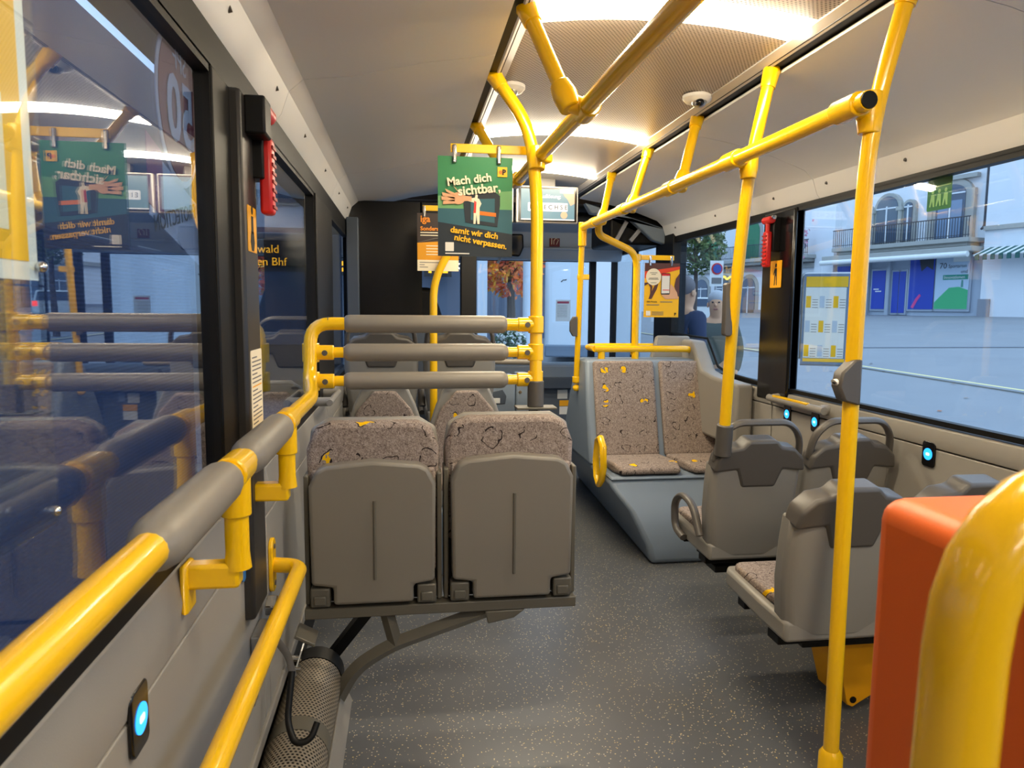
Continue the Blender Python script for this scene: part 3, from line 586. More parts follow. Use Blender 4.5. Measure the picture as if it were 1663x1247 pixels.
tb.part('rail', MB().tube([(.42, 4.60, 1.135), (1.08, 4.60, 1.135), (1.12, 4.70, 1.10)], PR+.001, 14, .06), YEL); tb.part('rail', MB().tube([(.42, 4.60, 1.135), (.40, 4.74, 1.14), (.46, 4.80, 1.145), (.95, 4.80, 1.145)], PR-.003, 14, .05), YEL)
for x in (.47, .70): tb.part('post', MB().cyl((x, 4.61, 1.055), (x, 4.61, 1.13), .024), YEL)

# ================================================================== WALL FITTINGS
def usb(sx, y, z, label):
    t = Thing('usb_button', label, 'button', (sx*1.2, y, z), 'blue lit buttons in the side walls')
    x0, x1 = sorted((sx*1.2, sx*1.192)); t.part('housing', MB().prism(rrect(y-.034, z-.05, y+.034, z+.05, .014), 'yz', x0, x1), BLK2, .003)
    x0, x1 = sorted((sx*1.192, sx*1.1905)); d = t.part('glow_disc', MB().prism(disc(y, z, .023, .023), 'yz', x0, x1), BLUEL)
    x0, x1 = sorted((sx*1.1905, sx*1.1897)); t.part('symbol', MB().prism(rrect(y-.010, z-.006, y+.010, z+.006, .005), 'yz', x0, x1), mat('led_white', (190, 225, 255), .5, emit=1.2), parent=d)
usb(-1, 1.075, .792, 'blue lit button low on the left wall, nearest the camera'); usb(-1, 1.846, .80, 'blue lit button on the left wall beside the handrail support')
usb(1, 2.481, .851, 'blue lit button on the right wall above the orange box'); usb(1, 3.269, .851, 'blue lit button on the right wall, right one of the pair below the grab bar'); usb(1, 3.532, .852, 'blue lit button on the right wall, left one of the pair below the grab bar')
def hammer(sx, y, z, label):
    t = Thing('emergency_hammer', label, 'hammer', (sx*1.17, y, z), 'red emergency hammers')
    hx = 1.148 if sx < 0 else 1.135; xa, xb = sorted((sx*1.19, sx*1.15))
    if sx < 0: t.part('holder', MB().box(-1.178, y-.10, z+.03, -1.128, y-.02, z+.12), BLACK, .006)
    t.part('handle', MB().obox((sx*hx, y+.02, z-.05), (.032, .05, .19)), RED, .009); t.part('shaft', MB().cyl((sx*hx, y+.02, z+.04), (sx*hx, y+.02, z+.10), .012), RED)
    t.part('head', MB().cyl((sx*hx, y-.03, z+.105), (sx*hx, y+.06, z+.105), .02), RED, .005); t.part('steel_tip', MB().cyl((sx*hx, y-.05, z+.115), (sx*hx, y-.028, z+.115), .011), CHROME)
    for k in range(8): t.part('grip_rib', MB().box(min(sx*(hx-.019), sx*(hx-.013)), y+.0, z-.13+k*.021, max(sx*(hx-.019), sx*(hx-.013)), y+.045, z-.122+k*.021), mat('red_dark', (150, 18, 18), .5))
    t.part('back_plate', MB().box(xa, y-.02, z-.06, xb, y+.05, z+.12), BLACK, .004)
hammer(-1, 1.93, 1.775, 'red emergency hammer in black holder on the left window post'); hammer(1, 3.70, 1.775, 'red emergency hammer on the right window post')
def sticker(name, sx, x, y0, y1, z0, z1, label, wheel):
    t = Thing(name, label, 'sticker', (x, (y0+y1)/2, z0)); x1 = x-sx*.0012
    t.part('sheet', MB().prism(rrect(y0, z0, y1, z1, .006), 'yz', *sorted((x, x1))), STICK)
    yc = (y0+y1)/2; zc = (z0+z1)/2; xs = sorted((x1, x1-sx*.0008)); w_ = y1-y0
    m = MB().prism(disc(yc, zc+.047, .009, .011, 14), 'yz', *xs).prism([(yc-.012, zc-.01), (yc+.012, zc-.01), (yc+.010, zc+.032), (yc-.010, zc+.032)], 'yz', *xs)
    if wheel: m.prism([(yc-.022, zc-.03), (yc-.012, zc-.052), (yc+.012, zc-.052), (yc+.022, zc-.03), (yc+.014, zc-.005), (yc-.014, zc-.005)], 'yz', *xs)
    else: m.prism([(yc-.012, zc-.01), (yc-.003, zc-.01), (yc-.008, zc-.06), (yc-.015, zc-.06)], 'yz', *xs).prism([(yc+.002, zc-.01), (yc+.012, zc-.01), (yc+.016, zc-.06), (yc+.008, zc-.06)], 'yz', *xs).prism([(yc+.012, zc+.03), (yc+.026, zc+.0), (yc+.021, zc-.006), (yc+.008, zc+.02)], 'yz', *xs)
    t.part('pictogram', m, INK)
sticker('wheelchair_sticker', -1, -1.1748, 1.825, 1.925, 1.53, 1.64, 'orange wheelchair sticker on the dark left window post', True); sticker('person_sticker', 1, 1.184, 3.64, 3.76, 1.52, 1.665, 'orange standing-person sticker on the right window post', False)
nt_ = Thing('notice_sheet', 'cream printed notice sheet on the left window post above the padded rail', 'notice', (-1.174, 1.88, 1.04))
nt_.part('sheet', MB().prism(rrect(1.815, 1.03, 1.945, 1.29, .008), 'yz', -1.175, -1.1735), CREAMT)
for k in range(22):
    z = 1.27-k*.0102; l = .105*(1 if k % 4 else .55); nt_.part('print_line', MB().box(-1.1736, 1.827, z, -1.1731, 1.827+l, z+.0034), STICK if k == 7 else INKG)
ex = Thing('exit_sign', 'green emergency exit sticker at the top of the right window', 'sign', (1.262, 2.60, 1.80))
GREEN = mat('sign_green', (40, 120, 40), .5); SGW = mat('sign_pale', (170, 210, 120), .5)
ex.part('plate', MB().prism(rrect(2.545, 1.795, 2.675, 1.92, .006), 'yz', 1.2655, 1.2665), GREEN); ex.part('border', MB().box(1.2652, 2.55, 1.885, 1.2655, 2.67, 1.889), SGW)
for yc in (2.575, 2.61, 2.645):
    ex.part('pictogram', MB().prism(disc(yc, 1.868, .007, .008, 12), 'yz', 1.2648, 1.2655).prism([(yc-.012, 1.81), (yc-.005, 1.81), (yc+.002, 1.835), (yc+.01, 1.81), (yc+.016, 1.812), (yc+.008, 1.858), (yc-.010, 1.856)], 'yz', 1.2648, 1.2655), SGW)
gb = Thing('wall_grab_bar', 'yellow and grey grab bar on the right wall below the window', 'grab bar', (1.17, 3.4, .92))
gb.part('bar', MB().tube([(1.155, 3.13, .925), (1.155, 3.66, .925)], .019, 12), GREY); gb.part('grip_strip', MB().box(1.139, 3.26, .935, 1.158, 3.60, .947), YEL, .003)
for y in (3.17, 3.62): gb.part('end_mount', MB().tube([(1.2, y, .925), (1.155, y, .925)], [.028, .024], 14), GREY, .004)
fc = solo('fold_hook', MB().prism([(3.02, .70), (3.06, .70), (3.075, .80), (3.05, .80), (3.02, .76)], 'yz', 1.17, 1.2), DARKP, 'small dark hook on the right wall behind the seat handle', 'hook', (1.2, 3.04, .7), .004)
# ---- heater, seat belt, blue disc on the left wall
ht = Thing('floor_heater', 'perforated metal heater pipe along the foot of the left wall', 'heater', (-1.12, 1.4, .115))
for y0, y1 in ((-1.5, 2.0), (2.06, 2.42)): ht.part('perforated_tube', MB().cyl((-1.12, y0, .115), (-1.12, y1, .115), .09, 32), HEATM)
ht.part('collar', MB().cyl((-1.12, 1.995, .115), (-1.12, 2.065, .115), .0915, 32), FRAMEG); ht.part('edge_profile', MB().prism([(-1.035, 0), (-1.0, 0), (-1.012, .03), (-1.03, .075), (-1.038, .07)], 'xz', -1.5, 2.5), GREY, .003)
ht.part('end_cap', MB().cyl((-1.12, 2.42, .115), (-1.12, 2.50, .115), .093, 32), BLACK)
hk = Thing('belt_hook', 'black hook on a strap hanging from the left wall in front of the heater', 'hook', (-1.17, 1.9, .3))
hk.part('strap', MB().tube([(-1.185, 1.93, .535), (-1.16, 1.95, .50), (-1.13, 1.97, .44), (-1.115, 1.96, .38)], .010, 8, .02, sx=.3), DARKP)
hk.part('hook', MB().tube([(-1.118, 1.955, .40), (-1.125, 1.90, .285), (-1.10, 1.86, .245), (-1.06, 1.865, .25), (-1.045, 1.89, .285)], .009, 10, .03), BLACK); hk.part('label', MB().obox((-1.10, 1.985, .43), (.004, .03, .06), (.3, .3, 0)), WHITE)
bl = Thing('belt_retractor', 'metal belt retractor on the left wall behind the lower yellow rail', 'retractor', (-1.19, 1.9, .5))
bl.part('box', MB().box(-1.2, 1.83, .50, -1.15, 1.95, .56), ALU, .006); bl.part('latch', MB().box(-1.2, 1.75, .415, -1.175, 1.80, .495), CHROME, .006); bl.part('hinge', MB().obox((-1.17, 1.97, .585), (.03, .05, .03), (.3, 0, 0)), CHROME, .004)
solo('blue_disc', MB().prism(disc(1.775, .775, .035, .045), 'yz', -1.2, -1.195), mat('disc_blue', (48, 110, 170), .5), 'blue disc sticker on the left wall behind the handrail bracket', 'sticker', (-1.2, 1.775, .775))
# ---- yellow poster in a clear holder on the left window
ph = Thing('poster_holder', 'yellow poster in a clear plastic holder on the left window at the picture edge', 'poster', (-1.2, .6, 1.4))
ph.part('backing', MB().box(-1.2045, .30, 1.425, -1.2025, .872, 1.99), WHITE); ph.part('yellow_sheet', MB().box(-1.2025, .30, 1.445, -1.2015, .852, 1.99), PYEL); ph.part('clear_cover', MB().box(-1.1995, .30, 1.42, -1.1975, .882, 1.99), GLASS)
ph.part('white_panel', MB().box(-1.2015, .55, 1.475, -1.201, .815, 1.61), CREAMT); ph.part('rivet', MB().sphere((-1.197, .868, 1.44), .006), CHROME)
ph.part('lower_sleeve', MB().box(-1.2005, .30, 1.15, -1.1985, .88, 1.418), GLASS); ph.part('rivet', MB().sphere((-1.197, .868, 1.165), .006), CHROME)

# ================================================================== POSTERS
def hang_bar(t, x0, x1, y, z, parts=2, clips=()):
    t.part('hanging_bar', MB().box(x0, y-.003, z-.016, x1, y+.003, z+.016), YEL, .002)
    for c in clips: t.part('clip', MB().box(c-.008, y-.012, z-.055, c+.008, y+.006, z+.012), CHROME, .004)
g = Thing('poster', 'green poster reading Mach dich sichtbar hanging from the yellow pole', 'poster', (-.545, 2.74, 1.58))
hang_bar(g, -.635, -.29, 2.742, 1.985, clips=(-.62, -.455))
gx = bpy.data.objects.new('board', None)
def P(o, name, pts, m, lay): return poly(o, name, pts, m, -.0018-lay*.0007)
g.part('board', MB().box(-.682, 2.7395, 1.59, -.403, 2.7425, 1.955), mat('poster_green', (38, 128, 78), .45))
go = g.o; W0, H0 = .279, .365     # sheet spans x -.137...142, z .01...375 in local
x0, z0 = -.137, .01
TEAL = mat('poster_teal', (40, 96, 110), .5); NAVY = mat('poster_navy', (22, 36, 48), .5); GRN2 = mat('poster_green_light', (110, 170, 110), .5); SKIN = mat('print_skin', (226, 172, 130), .6)
P(go, 'print_band', [(x0, .165), (x0+W0, .18), (x0+W0, .255), (x0, .23)], GRN2, 0); P(go, 'print_band', [(x0, z0), (x0+W0, z0), (x0+W0, .185), (x0, .185)], TEAL, 1)
P(go, 'print_band', [(x0, z0), (x0+W0, z0), (x0+W0, .095), (x0, .135)], NAVY, 2)
P(go, 'print_shelter', [(-.035, .135), (.085, .12), (.095, .20), (.095, .235), (.075, .25), (-.045, .235)], NAVY, 3); P(go, 'print_shelter_wall', [(-.015, .145), (.075, .135), (.075, .225), (-.015, .22)], TEAL, 4); P(go, 'print_bench', [(-.005, .165), (.08, .158), (.08, .172), (-.005, .18)], mat('print_orange', (226, 120, 30), .6), 5)
P(go, 'print_person', [(-.005, .13), (.003, .13), (.006, .165), (.010, .13), (.018, .13), (.018, .19), (.025, .205), (.016, .222), (.010, .224), (.011, .236), (.003, .238), (.0, .226), (-.03, .221), (-.03, .214), (-.003, .208)], CREAMT, 6)
P(go, 'print_sleeve', [(-.004, .17), (.004, .17), (.006, .21), (-.002, .215)], RED, 7); ph_ = P(go, 'print_hand', disc(-.062, .222, .026, .022, 20), SKIN, 6)
for (ax, az, bx_, bz, wd) in ((-.07, .21, -.118, .205, .0075), (-.075, .218, -.124, .221, .008), (-.075, .226, -.121, .236, .008), (-.07, .233, -.108, .250, .0075), (-.055, .238, -.075, .262, .008), (-.045, .222, -.012, .222, .010)):
    d_ = Vector((bx_-ax, az-bz)).normalized(); n_ = Vector((az-bz, ax-bx_)).normalized()*wd; P(go, 'print_finger' if ax < -.05 else 'print_wrist', [(ax+n_.x, az+n_.y), (ax-n_.x, az-n_.y), (bx_-n_.x*.8, bz-n_.y*.8), (bx_+n_.x*.8, bz+n_.y*.8)], SKIN, 7)
text('Mach dich', .041, CREAMT, go, (-.102, -.0075, .266), ang=8, bold=.0011); text('sichtbar,', .047, CREAMT, go, (-.062, -.0075, .232), ang=7, bold=.0013)
text('damit wir dich', .031, PYEL, go, (-.092, -.0075, .098), ang=-7, bold=.0009); text('nicht verpassen.', .031, PYEL, go, (-.078, -.0075, .070), ang=-9, bold=.0009)
P(go, 'logo_square', [(.085, .305), (.121, .305), (.121, .341), (.085, .341)], PYEL, 3); text('P', .027, INK, go, (.102, -.0048, .313), bold=.0012); P(go, 'logo_horn', disc(.096, .322, .007, .007, 16), mat('logo_orange', (240, 120, 30), .6), 4); P(go, 'white_square', rrect(-.11, .028, -.078, .061, .002), PAPER, 5); P(go, 'print_line', [(-.11, .018), (-.02, .018), (-.02, .022), (-.11, .022)], PAPER, 5)
# brown exhibition poster
t = Thing('poster', 'dark brown and orange iga poster hanging behind the green poster', 'poster', (-.61, 4.40, 1.635))
t.part('board', MB().box(-.733, 4.40, 1.615, -.487, 4.403, 1.955), mat('poster_brown', (58, 46, 44), .5)); hang_bar(t, -.70, -.46, 4.402, 1.985, clips=(-.69,))
bo = t.o; AMB = mat('print_amber', (232, 160, 24), .5); OR2 = mat('print_orange2', (245, 150, 40), .5)
bl_, br_ = -.123, .123
P(bo, 'print_panel', [(bl_, .045), (br_, .045), (br_, .09), (.07, .16), (bl_, .145)], AMB, 0); P(bo, 'print_panel', [(bl_, -.02), (br_, -.02), (br_, .045), (bl_, .045)], CREAMT, 1)
text('iga', .055, OR2, bo, (-.105, -.005, .268), bold=.0013); text('Sonderschau', .033, OR2, bo, (-.105, -.005, .218), bold=.001)
for k, l in enumerate((.13, .15)): P(bo, 'print_line', [(-.105, .203-k*.016), (-.105+l, .203-k*.016), (-.105+l, .209-k*.016), (-.105, .209-k*.016)], CREAMT, 1)
for k, l in enumerate((.09, .11, .10, .11)): P(bo, 'print_line', [(-.07, .125-k*.017), (-.07+l, .125-k*.017), (-.07+l, .131-k*.017), (-.07, .131-k*.017)], CREAMT, 1)
for k in range(8): P(bo, 'print_ray', [(-.115+k*.012, .150+.003*k), (.03+k*.01, .172+.002*k), (.03+k*.01, .174+.002*k), (-.115+k*.012, .1515+.003*k)], INKG, 0)
for k, l in enumerate((.14, .03, .05)): P(bo, 'print_line', [(-.11, .028-k*.014), (-.11+l, .028-k*.014), (-.11+l, .032-k*.014), (-.11, .032-k*.014)], INKG, 2)
# yellow ticket-app poster
t = Thing('poster', 'yellow poster showing a hand with a phone, hanging by the front door', 'poster', (.88, 4.62, 1.3))
t.part('board', MB().box(.755, 4.62, 1.345, .995, 4.623, 1.70), PYEL); hang_bar(t, .695, .955, 4.622, 1.735, clips=(.79, .935)); t.part('bar_collar', MB().cyl((.70, 4.62, 1.71), (.70, 4.62, 1.755), .027), YEL, .003)
yo = t.o; BRN = mat('print_brown', (92, 54, 46), .5)
P(yo, 'print_band', [(-.125, .34), (.115, .375), (.115, .40), (-.125, .40)], BRN, 0); P(yo, 'print_band', [(-.125, .30), (-.125, .345), (.115, .38), (.115, .362), (-.06, .315)], mat('print_redorange', (230, 70, 30), .5), 1)
P(yo, 'print_stroke', [(-.125, .25), (-.10, .265), (-.085, .24), (-.085, .20), (-.095, .165), (-.075, .165), (-.04, .23), (-.03, .265), (-.05, .265), (-.075, .215), (-.07, .245), (-.09, .275), (-.125, .27)], BRN, 1); P(yo, 'print_stroke', [(.115, .18), (.115, .335), (.09, .30), (.08, .25), (.10, .19)], BRN, 1)
P(yo, 'print_circle', disc(-.065, .31, .052, .055), CREAMT, 3)
for z, l in ((.335, .05), (.325, .03), (.30, .06), (.293, .07), (.27, .04)): P(yo, 'print_line', [(-.065-l/2, z), (-.065+l/2, z), (-.065+l/2, z+.003), (-.065-l/2, z+.003)], INK, 4)
P(yo, 'print_hand', [(.02, .165), (.11, .168), (.10, .21), (.075, .245), (.055, .265), (.045, .22), (-.01, .195)], SKIN, 2)
P(yo, 'print_phone', rrect(-.012, .195, .05, .335, .008), INK, 3); P(yo, 'print_screen', [(-.008, .202), (.046, .204), (.046, .318), (-.008, .318)], PAPER, 4); P(yo, 'print_screen_top', [(-.008, .318), (.046, .318), (.046, .331), (-.008, .331)], RED, 5); P(yo, 'print_screen_bar', [(.0, .222), (.044, .222), (.044, .227), (.0, .227)], RED, 5)
text('SBB Mobile', .0155, INK, yo, (-.108, -.004, .142)); P(yo, 'print_line', [(-.015, .144), (.07, .144), (.07, .149), (-.015, .149)], INKG, 2); P(yo, 'print_line', [(-.108, .124), (-.02, .124), (-.02, .129), (-.108, .129)], INKG, 2); P(yo, 'white_square', rrect(-.11, .055, -.08, .087, .002), PAPER, 2)
for k in range(3): P(yo, 'print_line', [(-.072, .078-k*.009), (.01, .078-k*.009), (.01, .081-k*.009), (-.072, .081-k*.009)], INKG, 2)
text('P', .024, INK, yo, (.085, -.004, .058), bold=.001)

# ================================================================== CEILING FITTINGS
for sx, lb in ((.392, 'white dome camera on the ceiling by the right light gap'), (-.39, 'white dome camera on the ceiling behind the yellow pole')):
    t = Thing('dome_camera', lb, 'camera', (sx, 2.93, 2.27), 'dome cameras on the ceiling'); zc = arcz(sx)
    t.part('base', MB().tube([(sx, 2.93, zc), (sx, 2.93, zc-.012), (sx, 2.93, zc-.026), (sx, 2.93, zc-.032)], [.062, .062, .05, .03], 28), WHITE)
    d = t.part('lens_ring', MB().sphere((sx, 2.915, zc-.026), .032, .032, .026), ALU); t.part('lens', MB().sphere((sx-.006, 2.893, zc-.036), .018, .018, .016), BLK2, parent=d)

# ================================================================== FRONT OF THE BUS
bh = Thing('wall_front', kind='structure')
bh.part('bulkhead', MB().loft([[(-1.2, 6.62, 1.84), (1.2, 6.62, 1.84), (1.2, 6.75, 1.84), (-1.2, 6.75, 1.84)], [(-1.2, 6.50, 2.08), (1.2, 6.50, 2.08), (1.2, 6.75, 2.08), (-1.2, 6.75, 2.08)], [(-1.2, 6.2, 2.12), (1.2, 6.2, 2.12), (1.2, 6.75, 2.3), (-1.2, 6.75, 2.3)]]), mat('bulkhead_grey', (176, 188, 202), .45), .01)  # lighter copy of the blue-grey: daylight from nearby windows put into the colour
bh.part('bulkhead_ridge', MB().tube([(.02, 6.58, 1.80), (.10, 6.56, 1.915), (.22, 6.55, 1.94), (.95, 6.55, 1.94)], .012, 8, .06), mat('bulkhead_grey', (176, 188, 202), .45))
bh.part('ceiling_end', MB().loft([[(-.9, 5.9, 2.25), (.9, 5.9, 2.25), (.9, 5.9, 2.30), (-.9, 5.9, 2.30)], [(-.9, 6.4, 2.30), (.9, 6.4, 2.30), (.9, 6.4, 2.33), (-.9, 6.4, 2.33)]]), mat('ceiling_brown', (120, 106, 96), .5))
bh.part('front_skin', MB().box(-1.3, 7.0, -.3, 1.3, 7.1, .80).box(-1.3, 7.0, 1.88, 1.3, 7.1, 2.4), DARKP)
ws = struct('window_8', MB().box(-1.2, 6.97, .80, 1.02, 7.03, .845).box(-1.2, 6.97, 1.85, 1.05, 7.03, 1.90).box(.985, 6.93, .80, 1.04, 7.0, 1.90).box(-1.22, 6.97, .80, -1.15, 7.03, 1.9), BLACK); MB().box(-1.2, 6.995, .83, 1.0, 7.0, 1.87).build('pane', GLASS, ws)
dr = struct('door_1', MB().box(1.2, 5.60, .02, 1.235, 5.68, 1.95).box(1.2, 6.22, .02, 1.235, 6.29, 1.95).box(1.2, 6.86, .02, 1.235, 6.97, 1.95).box(1.2, 5.6, .0, 1.235, 6.97, .10).box(1.2, 5.6, 1.90, 1.235, 6.97, 2.1), BLACK); MB().box(1.215, 5.66, .1, 1.219, 6.24, 1.9).build('pane', GLASS, dr); MB().box(1.215, 6.27, .1, 1.219, 6.9, 1.9).build('pane', GLASS, dr)
dm = Thing('door_mechanism', 'dark door drive cover with arms above the front door', 'mechanism', (1.0, 5.9, 1.95))
dm.part('housing', MB().box(.78, 5.56, 1.90, 1.2, 6.15, 2.13), BLACK, .02); dm.part('arm', MB().obox((.86, 5.53, 2.0), (.03, .03, .17), (0, .5, 0)), ALU); dm.part('arm', MB().obox((.98, 5.53, 1.98), (.03, .03, .14), (0, .7, 0)), ALU)
dm.part('cowl', MB().prism([(.55, 2.2), (1.2, 2.02), (1.2, 1.90), (1.1, 1.93), (.92, 2.08), (.6, 2.12)], 'xz', 5.46, 5.54), BLUEG, .01)
for x0, lb in ((-.044, 'lit information screen showing a word puzzle at the front'), (-.50, 'second screen mostly hidden behind the green poster')):
    t = Thing('display_screen', lb, 'screen', (x0+.215, 5.0, 1.99)); x1 = x0+.432
    t.part('bezel', MB().box(x0, 5.0, 1.985, x1, 5.05, 2.235), SMOOTHC, .008); t.part('frame', MB().box(x0+.01, 4.992, 1.995, x1-.01, 5.002, 2.226), BLK2, .003); t.part('mount', MB().box(x0+.15, 5.05, 2.1, x0+.28, 5.12, 2.30), DARKP, .004)
    SC = mat('screen_picture', (104, 146, 160), .4, emit=.62); t.part('picture', MB().box(x0+.028, 4.9895, 2.008, x1-.028, 4.9925, 2.214), SC)
    SW = mat('screen_white', (240, 238, 232), .4, emit=.75); PK = mat('screen_peach', (232, 178, 140), .4, emit=.7)
    if x0 > -.1:
        t.part('picture_footer', MB().box(x0+.028, 4.9885, 2.004, x1-.028, 4.9895, 2.012), SW); t.part('word_box', MB().prism(rrect(x0+.075, 2.063, x0+.355, 2.122, .008), 'xz', 4.987, 4.989), SW)
        t.part('picture_blob', MB().prism([(x0+.31, 2.214), (x0+.404, 2.214), (x0+.404, 2.12), (x0+.375, 2.105), (x0+.355, 2.145), (x0+.33, 2.17)], 'xz', 4.988, 4.9893), PK); t.part('picture_blob', MB().prism(disc(x0+.33, 2.04, .024), 'xz', 4.988, 4.9893), PK)
        t.part('picture_label', MB().box(x0+.30, 4.9875, 2.188, x0+.395, 4.9885, 2.214), SW)
        text('Auflösung:', .036, SW, t.o, (-.06, -.0135, .163), bold=.0008); text('E I D E C H S E', .042, INK, t.o, (-.128, -.0145, .088), bold=.0003)
sg = Thing('seat_belt_sign', 'small dark red pictogram sign on the panel below the screen', 'sign', (.535, 6.53, 1.95)); sg.part('plate', MB().box(.49, 6.525, 1.955, .585, 6.53, 2.05), mat('sign_maroon', (110, 34, 44), .5))
sg.part('pictogram', MB().box(.507, 6.523, 1.975, .513, 6.525, 2.03).tube([(.53, 6.523, 1.975), (.53, 6.523, 2.01), (.55, 6.523, 2.03), (.572, 6.523, 2.015), (.555, 6.523, 1.975)], .003, 6), CREAMT)
mr = Thing('interior_mirror', 'dark interior mirror below the screens beside the green poster', 'mirror', (.13, 6.4, 1.9)); mr.part('housing', MB().prism([(.03, 1.86), (.20, 1.85), (.235, 1.93), (.23, 2.05), (.03, 2.05)], 'xz', 6.40, 6.45), BLACK, .015); mr.part('mirror_glass', MB().prism([(.04, 1.875), (.19, 1.865), (.22, 1.935), (.215, 2.035), (.04, 2.035)], 'xz', 6.394, 6.40), mat('mirror_dark', (90, 94, 104), .08, metal=.9))
# driver's partition
dp = Thing('driver_partition', 'black glazed partition behind the driver seat at the front left', 'partition', (-.8, 5.15, 0))
dp.part('lower_panel', MB().box(-1.2, 5.12, 0, -.30, 5.18, 1.22), DKBLUE, .004); dp.part('dark_panel', MB().box(-1.2, 5.13, 1.22, -.69, 5.17, 2.12), BLK2); dp.part('post', MB().box(-.42, 5.10, 1.20, -.31, 5.2, 2.12), BLACK, .006); dp.part('top_rail', MB().box(-.70, 5.13, 1.85, -.40, 5.17, 2.12), BLACK)
dp.part('side_post', MB().box(-1.2, 5.06, 1.0, -1.12, 5.13, 2.0), DKBLUE, .006)
ds = Thing('driver_seat', 'dark driver seat with headrest behind the partition', 'seat', (-.72, 5.7, 0)); ds.part('backrest', MB().prism([(-.98, .5), (-.46, .5), (-.46, 1.1), (-.54, 1.38), (-.60, 1.55), (-.84, 1.55), (-.90, 1.38), (-.98, 1.1)], 'xz', 5.62, 5.76), BLACK, .04, 3); ds.part('seat_cushion', MB().box(-.98, 5.72, .42, -.46, 6.2, .54), BLACK, .04); ds.part('pedestal', MB().box(-.86, 5.78, 0, -.58, 6.1, .42), BLACK, .02)
# cab door, padded gate bar, dashboard
cd = Thing('cab_door', 'blue-grey driver cab door with ticket slot', 'cab door', (-.08, 5.45, 0)); cd.part('panel', MB().prism([(-.30, 0), (.02, 0), (.02, .88), (-.02, .90), (-.10, .875), (-.30, .83)], 'xz', 5.40, 5.50), BLUEG, .015); cd.part('side_panel', MB().box(.025, 5.40, 0, .125, 5.55, .905), BLUEG, .015)
cd.part('slot_recess', MB().prism([(-.24, .66), (-.06, .67), (-.05, .73), (-.08, .78), (-.24, .75)], 'xz', 5.392, 5.402), DKBLUE, .004); cd.part('ticket_slot', MB().box(-.235, 5.387, .675, -.10, 5.394, .715), WHITE, .003); cd.part('lock', MB().cyl((.055, 5.395, .76), (.055, 5.40, .76), .012, 12), CHROME)
gt = Thing('gate_bar', 'grey padded gate bar beside the driver, behind the yellow pole', 'bar', (-.255, 5.25, 0)); gt.part('pad', MB().pad((-.19, 5.25, 1.005), (.15, 5.25, 1.0), .022), PAD); gt.part('post', MB().cyl((-.255, 5.25, 0), (-.255, 5.25, 1.02), .018), BLACK); gt.part('stub', MB().cyl((-.255, 5.25, 1.005), (-.18, 5.25, 1.005), .012), BLACK)
db = Thing('dashboard', 'blue-grey dashboard shelf below the windscreen', 'dashboard', (.3, 6.6, 0))
db.part('top', MB().prism([(6.15, .74), (6.15, .90), (6.20, .925), (6.96, .87), (6.96, .70)], 'yz', -.35, 1.12), BLUEG, .012); db.part('lower_lip', MB().box(.22, 6.13, .70, 1.12, 6.17, .80), DKBLUE, .006); db.part('knob', MB().cyl((.33, 6.143, .865), (.33, 6.15, .865), .016, 12), DKBLUE)
db.part('column', MB().box(.15, 6.3, 0, .36, 6.5, .74), BLK2); db.part('front_panel', MB().box(.36, 6.22, 0, .80, 6.5, .72), mat('panel_slate', (84, 92, 102), .5), .006); db.part('line_edge', MB().obox((.30, 6.146, .84), (.10, .004, .006), (0, .6, 0)), DKBLUE)
for x0, z0, w_, h_, m_ in ((.52, .60, .09, .08, PAPER), (.63, .61, .05, .07, mat('sticker_bluegrey', (150, 165, 190), .6)), (.54, .535, .11, .05, STICK), (.54, .46, .11, .07, PAPER)): db.part('sticker', MB().box(x0, 6.216, z0, x0+w_, 6.2205, z0+h_), m_)
pn = Thing('windscreen_notice', 'white notice with red heading stuck inside the windscreen', 'notice', (.7, 6.99, 1.3)); pn.part('sheet', MB().box(.655, 6.985, 1.27, .80, 6.988, 1.48), TRP); pn.part('heading', MB().box(.668, 6.983, 1.445, .785, 6.985, 1.465), mat('print_rose', (200, 90, 120), .6))
for k in range(8): pn.part('print_line', MB().box(.668, 6.983, 1.42-k*.015, .668+.10, 6.985, 1.423-k*.015), INKG)
# ---- orange box, yellow chock
ob = Thing('orange_box', 'orange plastic box with rounded corners behind the bent yellow rail', 'box', (-.05, .6, 0)); ob.part('body', MB().box(-.262, .36, .40, .12, .755, 1.188), ORANGE, .028, 4); ob.part('foot', MB().box(-.18, .42, 0, .05, .70, .41), DARKP, .01)
ck = Thing('wheel_chock', 'yellow folded metal wheel chock hanging under the nearest right seat', 'wheel chock', (.76, 2.2, .05))
CH = mat('chock_yellow', (226, 160, 6), .45); ck.part('front_plate', MB().prism([(.655, .285), (.86, .235), (.85, .085), (.735, .02), (.715, .03)], 'xz', 2.19, 2.205), CH, .003); ck.part('side_plate', MB().loft([[(.66, 2.19, .28), (.72, 2.19, .03), (.72, 2.197, .025), (.66, 2.197, .29)], [(.63, 2.33, .27), (.67, 2.30, .07), (.675, 2.305, .065), (.635, 2.335, .28)]]), CH); ck.part('hole', MB().cyl((.735, 2.187, .048), (.735, 2.191, .048), .012, 14), BLACK); ck.part('top_bracket', MB().box(.62, 2.15, .285, .95, 2.30, .297), BLACK)

